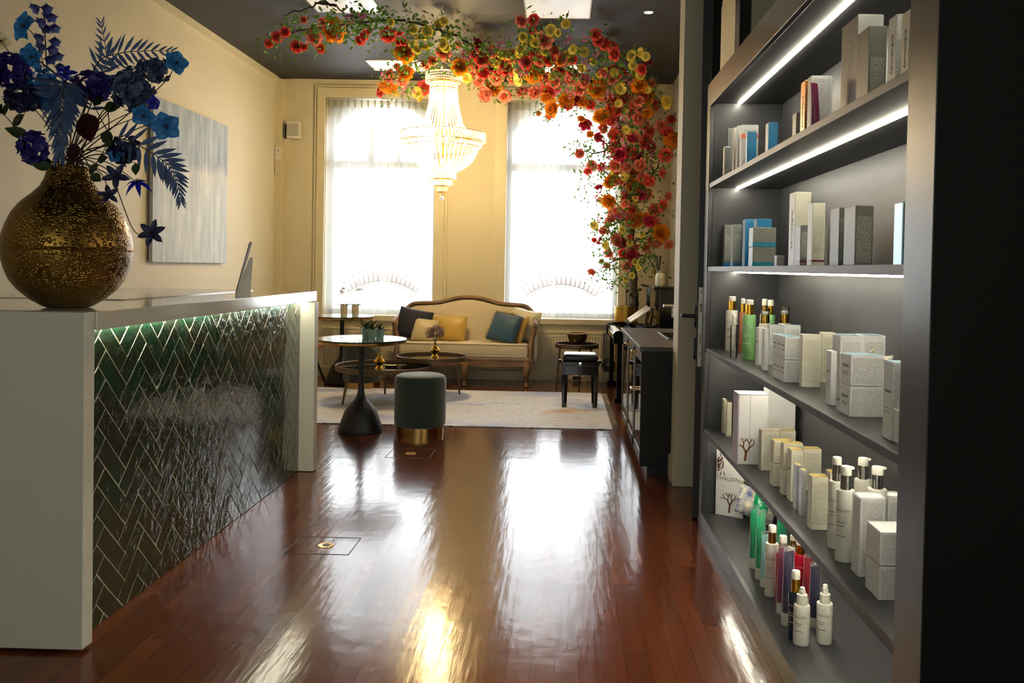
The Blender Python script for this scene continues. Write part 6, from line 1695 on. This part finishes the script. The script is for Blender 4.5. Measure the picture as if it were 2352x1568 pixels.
for lvl in (0, 1):
    t = thing('product_box', ('lower' if not lvl else 'upper')+' wrapped white cube box nearest the viewer on the second shelf', 'box', (cw_.x, cw_.y, SZ[1]+lvl*(hcw+0.003)), group='packages on the product shelf second')
    b = MB(); b.b2(0, 0.078, 0, 0.09, 0.0003, hcw-0.0003, 0.0012); b.build('carton', PM['white'], t, smooth=False)
    b = MB(); b.b2(0.006, 0.072, -0.0005, 0.0005, hcw*.06, hcw*.94); b.build('fine_print', PM['p_white'], t, smooth=False)
    b = MB(); b.b2(-0.001, 0.079, -0.001, 0.091, 0.0001, hcw+0.001); b.build('plastic_wrap', PM['film'], t, smooth=False)

# bottom shelf
a_, c_ = at(1643, 1168, y=4.275), at(1706, 1190, y=4.20)
dv = Vector((c_.x-a_.x, c_.y-a_.y, 0)); wd = dv.length
hh = at(1643, 1032, y=a_.y).z-SZ[0]
t = thing('display_card', 'white display card with brown coral print at the far end of the bottom shelf', 'display card', (a_.x, a_.y, SZ[0]), math.atan2(dv.y, dv.x), group=None)
b = MB(); b.b2(0, wd, 0, 0.006, 0.0004, hh, 0.001); b.build('card', PM['white'], t, smooth=False)
lettering('THALION', wd*0.20, (wd*0.44, -0.0008, hh*0.57), FACE_Y, PM['gink'], t)
coral(t, wd, hh*1.0, wd*0.5, 0.036, 'bink', xm=wd*0.96)
b = MB()
for k in range(26):
    a = rnd.uniform(-0.2, 0.6); x_, z_ = wd*0.02+abs(rnd.gauss(0, .018)), hh*0.80+rnd.gauss(0, .03)
    b.box((min(x_, wd*.3), -0.001, min(z_, hh*.98)), (0.005, 0.0008, 0.018), rot=Matrix.Rotation(a*2.2, 3, 'Y'))
b.build('coral_print', PM['bink'], t, smooth=False)
pouch_bag(1737, 1205, 0, None, 0.20, 0.15, 0.07, 'cream printed pouch with green paper band leaning at the far end of the bottom shelf', 'ggreen', 0.25, 0.5, 0.45)
pouch_bag(1778, 1195, 0, None, 0.18, 0.14, 0.06, 'second cream printed pouch behind the green tubes on the bottom shelf', 'ggreen', 0.25, 0.4, 0.4)
tube_thing(1733, 1307, 1172, 0, 'bright green tube in clear pouch, leftmost on the bottom shelf', 'ggreen', 21)
tube_thing(1748, 1332, 1184, 0, 'green tube in clear pouch, second on the bottom shelf', 'ggreen', 22)
tube_thing(1757, 1350, 1230, 0, 'clear green tube partly hidden behind the white copper collared bottle', 'aqua', 18)
tube_thing(1797, 1290, 1180, 0, 'green tube standing behind the copper collared bottle', 'ggreen', 24)
bottle(1774, 1372, 0, 29, 1246, 1221, 1205, 'white bottle with copper collar on the bottom shelf', cm='copper', txt='THALION')
bottle(1799, 1391, 0, 31, 1272, 1245, 1229, 'red bottle with gold collar, left one on the bottom shelf', 'red', txt='THALION', tm='wink')
bottle(1840, 1375, 0, 33, 1271, 1250, 1236, 'red bottle with gold collar, right one on the bottom shelf', 'red', txt='THALION', tm='wink')
bottle(1823, 1340, 0, 24, 1255, 1240, 1228, 'white bottle with gold collar behind the red ones', X0=0.95)
tube_thing(1797, 1412, 1262, 0, 'plum and white tube in clear pouch beside the left red bottle', 'wine', 22)
tube_thing(1812, 1440, 1270, 0, 'dark blue tube in clear pouch, front left on the bottom shelf', 'navy', 27)
tube_thing(1858, 1392, 1285, 0, 'raspberry tube behind the right spray bottle', 'red', 24)
tube_thing(1874, 1445, 1304, 0, 'dark blue tube in clear pouch, right one behind the spray bottle', 'navy', 27)
bottle(1829, 1470, 0, 32, 1357, 1328, 1309, 'dark teal bottle with gold collar behind the left spray bottle', 'dteal', txt='THALION', tm='wink')
bottle(1845, 1485, 0, 37, 1387, 1364, 1348, 'white spray bottle, left of the two nearest the viewer on the bottom shelf', kind='spray', txt='THALION')
bottle(1898, 1482, 0, 37, 1383, 1363, 1342, 'white spray bottle, right of the two nearest the viewer on the bottom shelf', kind='spray', txt='THALION')
